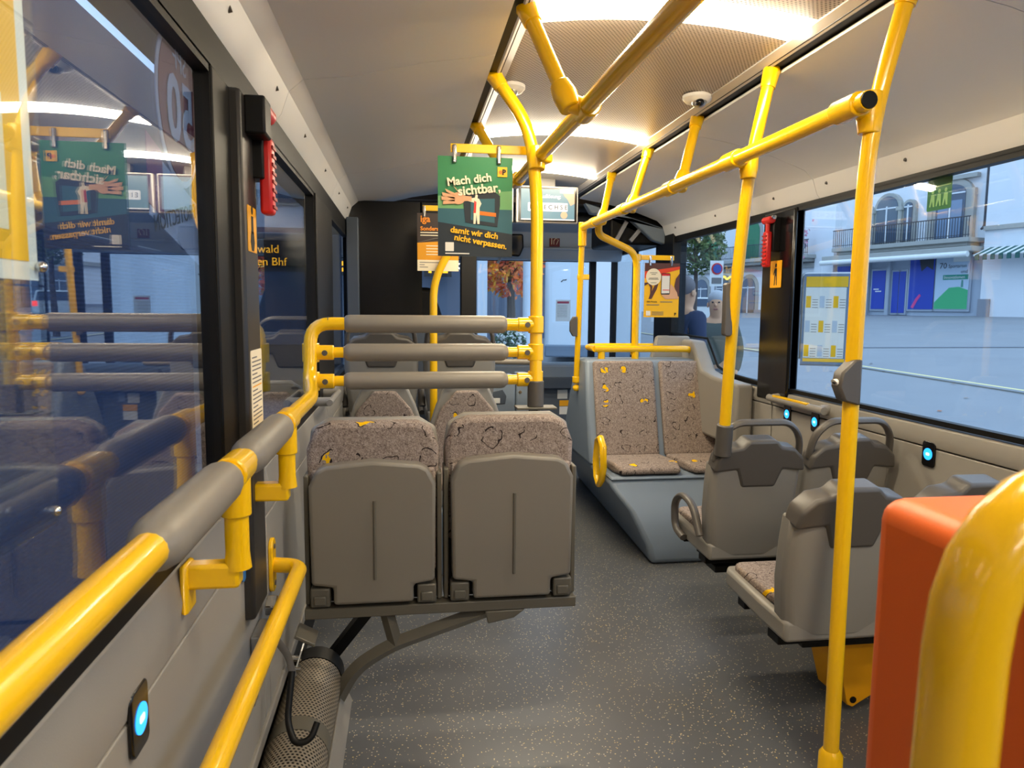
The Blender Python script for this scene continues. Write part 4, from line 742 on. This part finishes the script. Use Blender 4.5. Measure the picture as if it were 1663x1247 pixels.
# ================================================================== OUTSIDE
A16 = R(16); FD = Vector((-math.sin(A16), math.cos(A16), 0)); FN = Vector((math.cos(A16), math.sin(A16), 0)); P0 = Vector((25.247, 36.833, 0))
def gz(x, y): return max(-.15, min(1.2, 1.2 + .05*((Vector((x, y, 0))-P0).dot(FN))))
g_v, g_f = [], []
NX, NY = 30, 30
for i in range(NX+1):
    for j in range(NY+1):
        x = 1.6 + (70-1.6)*(i/NX)**1.3; y = -45 + 135*j/NY; g_v.append((x, y, gz(x, y)))
for i in range(NX):
    for j in range(NY): a = i*(NY+1)+j; g_f.append((a, a+NY+1, a+NY+2, a+1))
ASPH = mat('pale_paving', (140, 142, 146), .7, noise=.12, nscale=.7, bump=.3, bscale=30)
gm = MB(); gm.v = g_v; gm.f = g_f; gd = struct('ground', gm, ASPH)
struct('road', MB().box(-30, -45, -.45, 1.6, 90, -.35), mat('asphalt', (96, 98, 104), .75, noise=.15, nscale=2)); struct('kerb', MB().box(1.45, -45, -.45, 1.62, 90, -.145), mat('kerb_stone', (150, 150, 150), .8))
MB().add([(9.25+.06*s, y, gz(9.3, y)+.006) for y in (-10, 60) for s in (-1, 1)], [(0, 1, 3, 2)]).build('painted_line', mat('line_yellow', (236, 220, 150), .7), gd)
MB().add([(x, y+.25*s, gz(x, y)+.008) for x, y in ((9.5, 21), (30, 8)) for s in (-1, 1)], [(0, 1, 3, 2)]).build('paving_seam', mat('seam_dark', (120, 124, 132), .8), gd)
random.seed(3)
for k in range(40):
    x = random.uniform(5, 13); y = random.uniform(4, 22); a = random.uniform(0, 3); s = .04
    MB().add([(x+s*math.cos(a+q), y+s*math.sin(a+q), gz(x, y)+.012+.008*(q > 2)) for q in (0, 1.57, 3.14, 4.71)], [(0, 1, 2, 3)]).build('fallen_leaf', mat('leaf_%d' % (k % 2), ((176, 110, 70), (150, 120, 90))[k % 2], .8), gd)
# ---- building across the square
FWH = mat('facade_white', (228, 230, 234), .8, noise=.05, nscale=1.5); STONE = mat('facade_stone', (168, 166, 160), .8, noise=.1, nscale=4); SHB = mat('shop_blue', (42, 70, 176), .4); SHF = mat('shop_frame', (170, 178, 190), .5); WGL = mat('far_window_glass', (70, 84, 104), .12); SHUT = mat('shutter_green', (46, 122, 84), .6); IRON = mat('iron_rail', (58, 62, 72), .6); PLINTH = mat('plinth_grey', (140, 142, 150), .8)
bd = Thing('building', 'white building with balconies, arched windows and blue shop front across the square', 'building', (P0.x, P0.y, 0), rotz=-math.pi/2+A16, local=True)
def B(name, mb, m, parent=None, bevel=0): return mb.build(name, m, parent or bd.o, bevel=bevel)
B('wall', MB().box(-24, 0, .5, -4.3, 8, 12).box(-4.3, .15, .5, 5.8, 8, 12), FWH); B('pilaster', MB().box(-4.5, -.35, .6, -3.1, .4, 12), FWH); B('side_wing', MB().box(5.8, -.5, .8, 16, 8, 12), FWH); B('wing_cornice', MB().box(5.8, -.65, 5.22, 16, -.45, 5.42), STONE)
# ground floor shop
B('shop_wall', MB().box(-3.1, -.05, 1.0, 5.8, .2, 4.3), mat('shop_wall', (176, 186, 200), .6)); B('canopy', MB().box(-3.1, -1.3, 4.25, 5.7, .2, 4.5), STONE, bevel=.03); B('awning_box', MB().tube([(-3.1, -1.35, 4.12), (5.6, -1.35, 4.12)], .14, 10), WHITE)
def shop(name, x0, z0, x1, z1, m):
    f = B(name, MB().box(x0-.1, -.16, z0-.1, x1+.1, -.02, z1+.1), SHF); MB().box(x0, -.19, z0, x1, -.15, z1).build('pane', m, f); return f
shop('shop_window', -2.9, 1.45, -1.1, 3.95, SHB); shop('shop_window', -.50, 1.5, .33, 3.6, SHB); d = shop('shop_door', .78, 1.3, 1.15, 3.5, SHB); shop('shop_door', 1.20, 1.3, 1.55, 3.5, SHB)
pw = shop('shop_window', 1.78, 1.5, 3.16, 4.12, SHB); B('window_post', MB().box(.45, -.3, 1.1, .66, 0, 4.2).box(-.85, -.3, 1.1, -.68, 0, 4.2), SHF)
MB().prism([(1.95, 1.6), (2.1, 1.55), (2.35, 2.0), (2.5, 2.2), (2.42, 2.3), (2.2, 2.05)], 'xz', -.2, -.193).build('print_rider', mat('shop_pink', (220, 70, 140), .5), pw); MB().prism([(2.3, 4.1), (3.1, 4.1), (3.1, 3.5), (2.75, 3.7), (2.45, 3.45)], 'xz', -.2, -.193).build('print_figure', IRON, pw)
pg = shop('shop_window', 3.24, 1.5, 4.98, 4.1, mat('shop_pale', (190, 208, 226), .5)); MB().prism([(2.75-.0, 1.52), (4.97, 1.52), (4.97, 2.45), (4.5, 2.62), (4.0, 2.58), (3.5, 2.1), (3.26, 1.85), (3.26, 1.52)][1:], 'xz', -.2, -.193).build('print_hill', mat('shop_green', (70, 180, 120), .5), pg)
MB().prism([(4.6, 2.6), (4.72, 2.6), (4.70, 2.95), (4.62, 2.95)], 'xz', -.201, -.193).build('print_tree', mat('shop_green2', (90, 150, 140), .5), pg); MB().box(3.65, -.2, 2.98, 4.95, -.193, 3.22).build('print_box', mat('shop_teal', (30, 140, 120), .5), pg)
text('70', .40, IRON, pg, (3.42, -.2, 3.55)); text('Sportarten', .24, IRON, pg, (3.90, -.2, 3.57), xs=.9); text('und', .24, IRON, pg, (4.55, -.2, 3.29)); text('Innovationen', .22, WHITE, pg, (3.70, -.206, 3.03), xs=.95); B('wall_sign', MB().box(4.2, -.3, 3.85, 5.0, -.1, 4.3), WHITE)
B('print_line', MB().box(-.38, -.2, 2.56, -.05, -.19, 2.62).box(-.26, -.2, 2.44, .12, -.19, 2.50), WHITE)
# balconies
def balcony(x0, x1, zf, zr, dep=1.1):
    o = B('balcony', MB().box(x0, -dep, zf-.22, x1, .2, zf).box(x0+.2, -dep+.2, zf-.4, x1-.2, .2, zf-.2), STONE, bevel=.02); n_ = int((x1-x0)/.14)
    for k in range(n_+1):
        x = x0+.05+(x1-x0-.1)*k/n_; MB().box(x-.012, -dep+.05, zf, x+.012, -dep+.075, zr).build('baluster', IRON, o)
    MB().box(x0, -dep+.04, zr, x1, -dep+.09, zr+.05).box(x0, -dep+.045, zf+.1, x1, -dep+.08, zf+.13).build('rail', IRON, o)
balcony(-2.6, 5.4, 4.95, 5.9); balcony(-14, -4.4, 4.75, 5.6)
# upper windows
def arched(name, x0, z0, x1, zs, m=WGL, sur=.22, rise=None, frame=True):
    o = B(name, MB().prism(arch(x0-sur, z0, x1+sur, zs, rise=(rise or (x1-x0)/2)+sur), 'xz', -.08, .18), STONE, bevel=.02); MB().prism(arch(x0, z0+.02, x1, zs, rise=rise), 'xz', -.12, -.06).build('pane', m, o)
    if frame: MB().box((x0+x1)/2-.04, -.15, z0+.02, (x0+x1)/2+.04, -.1, zs+.1).box(x0, -.15, zs-.04, x1, -.1, zs+.03).build('glazing_bar', FWH, o)
    return o
arched('window_arched', -1.45, 5.1, -.98, 6.9, sur=.15); arched('window_arched', -.55, 5.1, .75, 6.95, sur=.18); arched('window_arched', 1.15, 5.1, 1.62, 6.9, sur=.15)
for x in (-.77, .95): B('column', MB().tube([(x, -.16, 4.95), (x, -.16, 6.8)], .11, 12).box(x-.17, -.3, 6.75, x+.17, 0, 6.95), STONE)
bw = arched('window_arched', 2.95, 5.0, 4.45, 7.25, sur=.3, rise=.45); MB().box(2.5, -.12, 5.0, 2.75, .1, 7.4).box(4.65, -.12, 5.0, 4.9, .1, 7.4).box(2.4, -.18, 7.9, 5.0, .1, 8.1).build('stone_frame', STONE, bw)
for x in (3.35, 4.05): MB().box(x-.28, -.14, 5.1, x+.28, -.1, 6.9).build('casement', mat('casement_glass', (120, 140, 166), .15), bw)
B('drainpipe', MB().tube([(5.55, -.2, 11), (5.55, -.2, 5.5), (5.75, -.7, 5.3)], .06, 8, .15), IRON)
arched('window_arched', -11.2, 4.8, -9.5, 6.6, SHUT, .25, frame=False); arched('window_arched', -6.75, 5.4, -6.1, 6.75, SHUT, .2, frame=False); arched('window_arched', -15.2, 4.8, -13.6, 6.6, SHUT, .25, frame=False); arched('window_arched', -8.4, 5.2, -7.7, 6.6, WGL, .2)
for x0, x1 in ((-5.9, -4.8), (-8.2, -6.7), (-11.0, -9.7), (-13.6, -12.2), (-16, -14.6)): arched('arcade_opening', x0, 1.0, x1, 2.9, WGL, .25)
B('arcade_cornice', MB().box(-20, -.25, 4.0, -4.4, .1, 4.3), STONE, bevel=.03); B('flower_box', MB().box(-5.6, -1.3, 5.1, -4.6, -1.0, 5.35), PLINTH)
fm = MB(); random.seed(5)
for k in range(160): c = (-5.1+random.gauss(0, .33), -1.15+random.gauss(0, .2), 5.7+random.gauss(0, .42)); fm.obox(c, (.13, .02, .10), (random.random()*3, random.random()*3, random.random()*3))
B('flowers', fm, mat('flower_pink', (206, 140, 160), .7))
aw = B('striped_awning', MB().obox((8.5, -1.0, 4.2), (5.0, 1.2, .06), (.35, 0, 0)), WHITE)
for k in range(14): MB().obox((6.2+k*.36, -1.0, 4.205), (.18, 1.21, .062), (.35, 0, 0)).box(6.11+k*.36, -1.6, 3.78, 6.29+k*.36, -1.55, 4.0).build('stripe', mat('awning_green', (40, 90, 84), .7), aw)
for x0 in (6.5, 9.0): shop('shop_window', x0, 1.6, x0+1.8, 3.6, WGL)
B('plinth', MB().box(5.75, -.6, .8, 6.3, 0, 2.0).box(-20, -.12, .6, -4.4, .1, 1.4), PLINTH)
B('lit_sign', MB().tube([(-13.6, -.3, 3.55), (-13.3, -.3, 3.8), (-13.0, -.3, 3.5), (-12.6, -.3, 3.75), (-12.3, -.3, 3.5), (-11.9, -.3, 3.7), (-11.6, -.3, 3.55)], .07, 8, .1), mat('sign_glow', (255, 220, 90), .5, emit=1.2))
# ---- tree, sign, bollard, timetable, car
def tree(name, label, x, y, zb, zc, rx, rz, cols, nl, leaf=.1, seed=1, trunk=.12):
    t = Thing(name, label, 'tree', (x, y, zb)); random.seed(seed)
    t.part('trunk', MB().tube([(x, y, zb), (x+.05, y, (zb+zc)/2), (x, y, zc+rz*.5)], [trunk, trunk*.75, trunk*.3], 8), mat('bark', (84, 70, 60), .9))
    for k in range(6):
        a = k*1.05; t.part('branch', MB().tube([(x, y, zc-rz*.6), (x+rx*.6*math.cos(a), y+rx*.6*math.sin(a), zc+rz*.3*math.sin(k*2))], [trunk*.45, trunk*.12], 6), mat('bark', (84, 70, 60), .9))
    for ci, c in enumerate(cols):
        m = MB()
        for k in range(nl//len(cols)):
            while True:
                p = Vector((random.uniform(-1, 1), random.uniform(-1, 1), random.uniform(-1, 1)))
                if .25 < p.length < 1: break
            s = leaf*random.uniform(.6, 1.2); q = Vector((x+p.x*rx, y+p.y*rx, zc+p.z*rz)); e = Vector((random.gauss(0, 1), random.gauss(0, 1), random.gauss(0, 1))).normalized(); f = e.orthogonal().normalized()
            m.add([q+e*s, q+f*s*.6, q-e*s, q-f*s*.6], [(0, 1, 2, 3)])
        t.part('foliage', m, mat('foliage_%s_%d' % (name, ci), c, .7), kind='stuff', flat=True)
tree('tree', 'green tree beyond the right front window', 9.9, 26, gz(10, 26), 3.9, 1.15, 1.25, [(92, 112, 60), (112, 128, 72), (70, 92, 54)], 1500, .12, 2)
tree('autumn_tree', 'orange autumn tree seen through the windscreen', 1.25, 14.5, -.35, 2.75, .8, 1.2, [(240, 132, 70), (226, 100, 60), (232, 172, 70)], 2600, .075, 4)
tt = Thing('bus_stop_panel', 'framed timetable panel at the bus stop outside the right window', 'timetable', (2.47, 5.2, -.18), rotz=R(-26), local=True)
L = tt.o; MB().box(-.215, -.02, 1.16, .215, .02, 1.86).build('panel', mat('panel_glass_grey', (120, 136, 156), .2), L, bevel=.0); MB().tube([(-.215, 0, 1.2), (-.215, 0, 1.86), (.215, 0, 1.86), (.215, 0, 1.16), (-.215, 0, 1.16)], .014, 10, .035).build('frame', ALU, L); MB().cyl((.16, .03, -.0), (.16, .03, 1.3), .03).build('post', ALU, L)
poly(L, 'header', [(-.2, 1.76), (.1, 1.76), (.1, 1.84), (-.2, 1.84)], PYEL, -.0225); poly(L, 'sheet', [(-.2, 1.21), (.09, 1.21), (.09, 1.757), (-.2, 1.757)], PAPER, -.0225); poly(L, 'footer', [(-.2, 1.18), (.1, 1.18), (.1, 1.205), (-.2, 1.205)], PYEL, -.0225)
for r_ in range(3):
    for c_ in range(3):
        xx = -.195+c_*.098; zz = 1.60-r_*.19; poly(L, 'timetable_grid', [(xx, zz), (xx+.035, zz), (xx+.035, zz+.09), (xx, zz+.09)], PYEL if (r_+c_) % 2 == 0 else mat('print_pale', (190, 200, 210), .6), -.0235)
        for q in range(4): poly(L, 'print_line', [(xx+.045, zz+.02*q), (xx+.085, zz+.02*q), (xx+.085, zz+.004+.02*q), (xx+.045, zz+.004+.02*q)], INKG, -.0235)
sn = Thing('traffic_sign', 'round blue and red no-parking sign on a post beyond the right front window', 'sign', (7.2, 18, .0)); zs = 2.36
sn.part('post', MB().cyl((7.2, 18.03, gz(7.2, 18)), (7.2, 18.03, 2.6), .03), ALU); sn.part('plate', MB().box(7.02, 17.99, 2.0, 7.38, 18.01, 2.66), WHITE); sn.part('rim', MB().prism(disc(7.2, 2.45, .15), 'xz', 17.97, 17.99), RED); sn.part('disc', MB().prism(disc(7.2, 2.45, .115), 'xz', 17.955, 17.97), mat('sign_blue', (60, 80, 160), .5)); sn.part('text_plate', MB().box(7.07, 17.97, 2.07, 7.33, 17.99, 2.22), INKG)
car = Thing('parked_car', 'white car with red tail light seen between the two pedestrians', 'car', (14.4, 36, gz(14.4, 36)), rotz=R(-20), local=True); Lc = car.o
MB().prism([(-.85, .25), (.85, .25), (.88, .75), (.80, .85), (.68, 1.35), (-.68, 1.35), (-.80, .85), (-.88, .75)], 'xz', 0, 3.9).build('body', WHITE, Lc, bevel=.08); MB().prism([(-.72, .88), (.72, .88), (.62, 1.28), (-.62, 1.28)], 'xz', -.02, .02).build('rear_window', WGL, Lc)
for x in (-.75, .75): MB().box(x-.1, -.03, .62, x+.1, .02, .85).build('tail_light', mat('tail_light', (255, 60, 40), .4, emit=2), Lc)
for x in (-.78, .78):
    for y in (.7, 3.1): MB().cyl((x-.1, y, .3), (x+.1, y, .3), .3, 18).build('wheel', BLACK, Lc)
# ---- pedestrians
def person(label, x, y, zb, rot, jacket, hair, trousers, sc=1.0):
    t = Thing('person', label, 'person', (x, y, zb), rotz=rot, local=True)
    J = {'pel': (0, 0, .95, .15), 'bel': (0, 0, 1.12, .15), 'che': (0, -.01, 1.32, .165), 'neck': (0, .0, 1.50, .06), 'hd1': (0, .02, 1.585, .082), 'hd2': (0, .015, 1.68, .088), 'hd3': (0, .005, 1.755, .06),
         'ls': (-.18, 0, 1.42, .075), 'le': (-.24, -.02, 1.14, .052), 'lw': (-.22, .10, .92, .038), 'lh': (-.21, .14, .85, .03), 'rs': (.18, 0, 1.42, .075), 're': (.24, -.02, 1.14, .052), 'rw': (.22, .10, .92, .038), 'rh': (.21, .14, .85, .03),
         'lt': (-.10, 0, .88, .095), 'lk': (-.11, .01, .49, .062), 'la': (-.11, -.02, .09, .042), 'lf': (-.12, .14, .04, .035), 'rtg': (.10, 0, .88, .095), 'rk': (.11, .01, .49, .062), 'ra': (.11, -.02, .09, .042), 'rf': (.12, .14, .04, .035)}
    E_ = [('pel', 'bel'), ('bel', 'che'), ('che', 'neck'), ('neck', 'hd1'), ('hd1', 'hd2'), ('hd2', 'hd3'), ('che', 'ls'), ('ls', 'le'), ('le', 'lw'), ('lw', 'lh'), ('che', 'rs'), ('rs', 're'), ('re', 'rw'), ('rw', 'rh'), ('pel', 'lt'), ('lt', 'lk'), ('lk', 'la'), ('la', 'lf'), ('pel', 'rtg'), ('rtg', 'rk'), ('rk', 'ra'), ('ra', 'rf')]
    for s_ in 'lr':        # palm, four fingers of unequal length and a thumb on each hand
        hx, hy, hz_, _ = J[s_+'h']
        for q, (dy, ln) in enumerate(((-.03, .065), (-.01, .078), (.01, .08), (.03, .07))):
            J['%sf%da' % (s_, q)] = (hx, hy+.02+dy, hz_-.045, .011); J['%sf%db' % (s_, q)] = (hx, hy+.035+dy, hz_-.045-ln*.5, .0095); J['%sf%dc' % (s_, q)] = (hx, hy+.03+dy, hz_-.045-ln, .008)
            E_ += [(s_+'h', '%sf%da' % (s_, q)), ('%sf%da' % (s_, q), '%sf%db' % (s_, q)), ('%sf%db' % (s_, q), '%sf%dc' % (s_, q))]
        J[s_+'t1'] = (hx*.93, hy+.045, hz_+.0, .012); J[s_+'t2'] = (hx*.88, hy+.065, hz_-.035, .0095); E_ += [(s_+'h', s_+'t1'), (s_+'t1', s_+'t2')]
    def skin(name, keep, m, grow, root):
        ks = [k for k in J if k in keep]; me = bpy.data.meshes.new(name); me.from_pydata([tuple(v*sc for v in J[k][:3]) for k in ks], [(ks.index(a), ks.index(b)) for a, b in E_ if a in keep and b in keep], [])
        me.materials.append(m); o = bpy.data.objects.new(name, me); COL.objects.link(o); o.parent = t.o
        o.modifiers.new('skin', 'SKIN').use_smooth_shade = True
        sv = me.skin_vertices[0].data
        for i, k in enumerate(ks): sv[i].radius = ((J[k][3]+grow)*sc,)*2; sv[i].use_root = (k == root)
        s_ = o.modifiers.new('sub', 'SUBSURF'); s_.levels = 2; s_.render_levels = 2; return o
    body = skin('body', set(J), SKIN, 0, 'pel'); skin('jacket', {'pel', 'bel', 'che', 'ls', 'le', 'lw', 'rs', 're', 'rw'}, jacket, .022, 'pel'); skin('trousers', {'pel', 'lt', 'lk', 'la', 'rtg', 'rk', 'ra'}, trousers, .012, 'pel')
    MB().sphere((0, -.018*sc, 1.712*sc), .099*sc, .102*sc, .098*sc, 18, 12).build('hair', hair, t.o); MB().sphere((0, .10*sc, 1.645*sc), .014*sc, .022*sc, .02*sc, 8, 6).build('nose', SKIN, t.o)
    for s in (-1, 1): MB().sphere((s*.092*sc, .015*sc, 1.645*sc), .012*sc, .02*sc, .03*sc, 8, 6).build('ear', SKIN, t.o); MB().sphere((s*.034*sc, .092*sc, 1.675*sc), .012*sc, .008*sc, .008*sc, 8, 6).build('eye', INK, t.o)
    MB().obox((0, .095*sc, 1.60*sc), (.045*sc, .012, .008)).build('mouth', mat('lip', (160, 90, 84), .6), t.o); MB().tube([(-.05*sc, -.02, 1.475*sc), (0, -.075*sc, 1.50*sc), (.05*sc, -.02, 1.475*sc), (.04*sc, .05*sc, 1.45*sc), (-.04*sc, .05*sc, 1.45*sc)], .022*sc, 8, closed=True).build('collar', jacket, t.o)
person('pedestrian in dark navy jacket with grey hair outside, beside the yellow poster', 1.79, 6.5, -.15, R(-75), mat('jacket_navy', (40, 48, 78), .8), mat('hair_grey', (120, 112, 112), .8), mat('trousers_dark', (40, 42, 50), .8), 1.03)
person('grey-haired pedestrian in olive jacket outside, left of the second yellow pole', 2.46, 7.3, -.15, R(150), mat('jacket_olive', (84, 88, 78), .8), mat('hair_white', (186, 186, 190), .8), mat('trousers_grey', (70, 74, 84), .8), .97)
# ---- straight ahead: white vehicle rear, street front, planter
vb = Thing('white_bus', 'pale bus standing ahead, filling the right of the windscreen', 'bus', (2.75, 18.5, -.15), rotz=R(-14), local=True); vb.part('body', MB().box(0, 0, .30, 2.5, 9, 3.1), mat('bus_pale', (232, 240, 246), .45), .12, 4)
vb.part('emblem', MB().tube([(.42, -.005, 2.22), (.47, -.005, 2.27), (.54, -.005, 2.27), (.56, -.005, 2.29)], .012, 8), INK); vb.part('bumper', MB().box(.02, -.1, .28, 2.48, .02, .6), BLUEG, .04)
for x in (.14, 2.36): vb.part('wheel', MB().cyl((x-.12, 6.5, .48), (x+.12, 6.5, .48), .48, 20), BLACK)
sf2 = Thing('street_house', 'street house with white bands seen through the left of the windscreen', 'building', (-2, 30, -.35)); sf2.part('wall', MB().box(-14, 30, -.4, 6, 36, 4.4), mat('house_slate', (110, 118, 134), .8)); sf2.part('upper_wall', MB().box(-14, 29.8, 4.4, 6, 36, 9), mat('house_white', (206, 210, 216), .8)); sf2.part('fascia', MB().box(-14, 29.3, 3.6, 6, 30, 4.4), mat('house_mauve', (120, 96, 116), .7))
for k in range(9):
    f = sf2.part('window', MB().box(-9+k*1.6, 29.7, 5.3, -8.1+k*1.6, 29.85, 6.9), STONE); sf2.part('pane', MB().box(-8.92+k*1.6, 29.66, 5.4, -8.18+k*1.6, 29.72, 6.8), WGL, parent=f)
LEDY = mat('led_amber', (255, 176, 20), .4, emit=1.5); sf2.part('amber_sign', MB().box(-.1, 29.2, 2.6, 1.0, 29.3, 3.3), BLK2); sf2.part('sign_mark', MB().box(.08, 29.18, 2.75, .2, 29.2, 3.15).box(.4, 29.18, 2.98, .85, 29.2, 3.15).box(.4, 29.18, 2.75, .85, 29.2, 2.9), LEDY)
solo('sign_post', MB().cyl((1.30, 12.5, -.35), (1.30, 12.5, 4.5), .09, 12), mat('post_pale', (226, 234, 242), .5), 'pale post standing ahead of the bus by the autumn tree', 'post', (1.30, 12.5, -.35))
for x, lb in ((-.18, 'pale column at the left of the windscreen view'),): solo('column', MB().box(.36, 11.9, -.35, .52, 12.1, 4.5), mat('post_pale', (226, 234, 242), .5), lb, 'column', (.44, 12, -.35))
pl = Thing('flower_planter', 'planter with white flowering bush ahead of the bus', 'planter', (.92, 12.0, -.35)); pl.part('tub', MB().tube([(.92, 12.0, -.35), (.92, 12.0, .50)], [.22, .28], 18), PLINTH); random.seed(9)
for nm, cl in (('bush', (70, 96, 66)), ('blossom', (226, 228, 224))):
    m = MB()
    for k in range(300): p = Vector((random.gauss(0, 1), random.gauss(0, 1), random.gauss(0, 1))).normalized()*random.uniform(.6, 1); m.obox((.92+p.x*.29, 12.0+p.y*.29, .78+p.z*.27), (.05, .035, .02), (random.random()*3, random.random()*3, 0))
    pl.part(nm, m, mat('plant_'+nm, cl, .7), kind='stuff', flat=True)
# ---- left side: dark street, second bus with destination display
nb = Thing('neighbour_bus', 'dark bus with amber destination display standing beyond the left windows', 'bus', (-5, 14, -.35)); nb.part('body', MB().box(-6.4, 13.5, -.05, -3.9, 25, 2.7), mat('bus_dark', (40, 46, 58), .35), .1, 3); nb.part('windscreen', MB().box(-6.2, 13.46, .7, -4.1, 13.52, 2.0), WGL); nb.part('display', MB().box(-6.0, 13.44, 2.1, -4.3, 13.5, 2.55), BLK2)
text('wald', .20, LEDY, nb.o, (-.35, -.57, 2.68)); text('cken Bhf', .20, LEDY, nb.o, (-.55, -.57, 2.46))
for x in (-6.1, -4.2): nb.part('wheel', MB().cyl((x-.14, 15.8, .13), (x+.14, 15.8, .13), .48, 20), BLACK)
nb.o.location.x += 1.95
lb_ = Thing('street_wall', 'dark building front along the left side of the street', 'building', (-9, 5, -.35)); lb_.part('wall', MB().box(-10, -40, -.4, -9, 60, 9), mat('dark_front', (62, 70, 88), .8, noise=.2, nscale=.4))
for k in range(10): f = lb_.part('window', MB().box(-9.02, -12+k*4, 1.2, -8.95, -10+k*4, 3.2), STONE); lb_.part('pane', MB().box(-8.97, -11.9+k*4, 1.3, -8.92, -10.1+k*4, 3.1), WGL, parent=f)
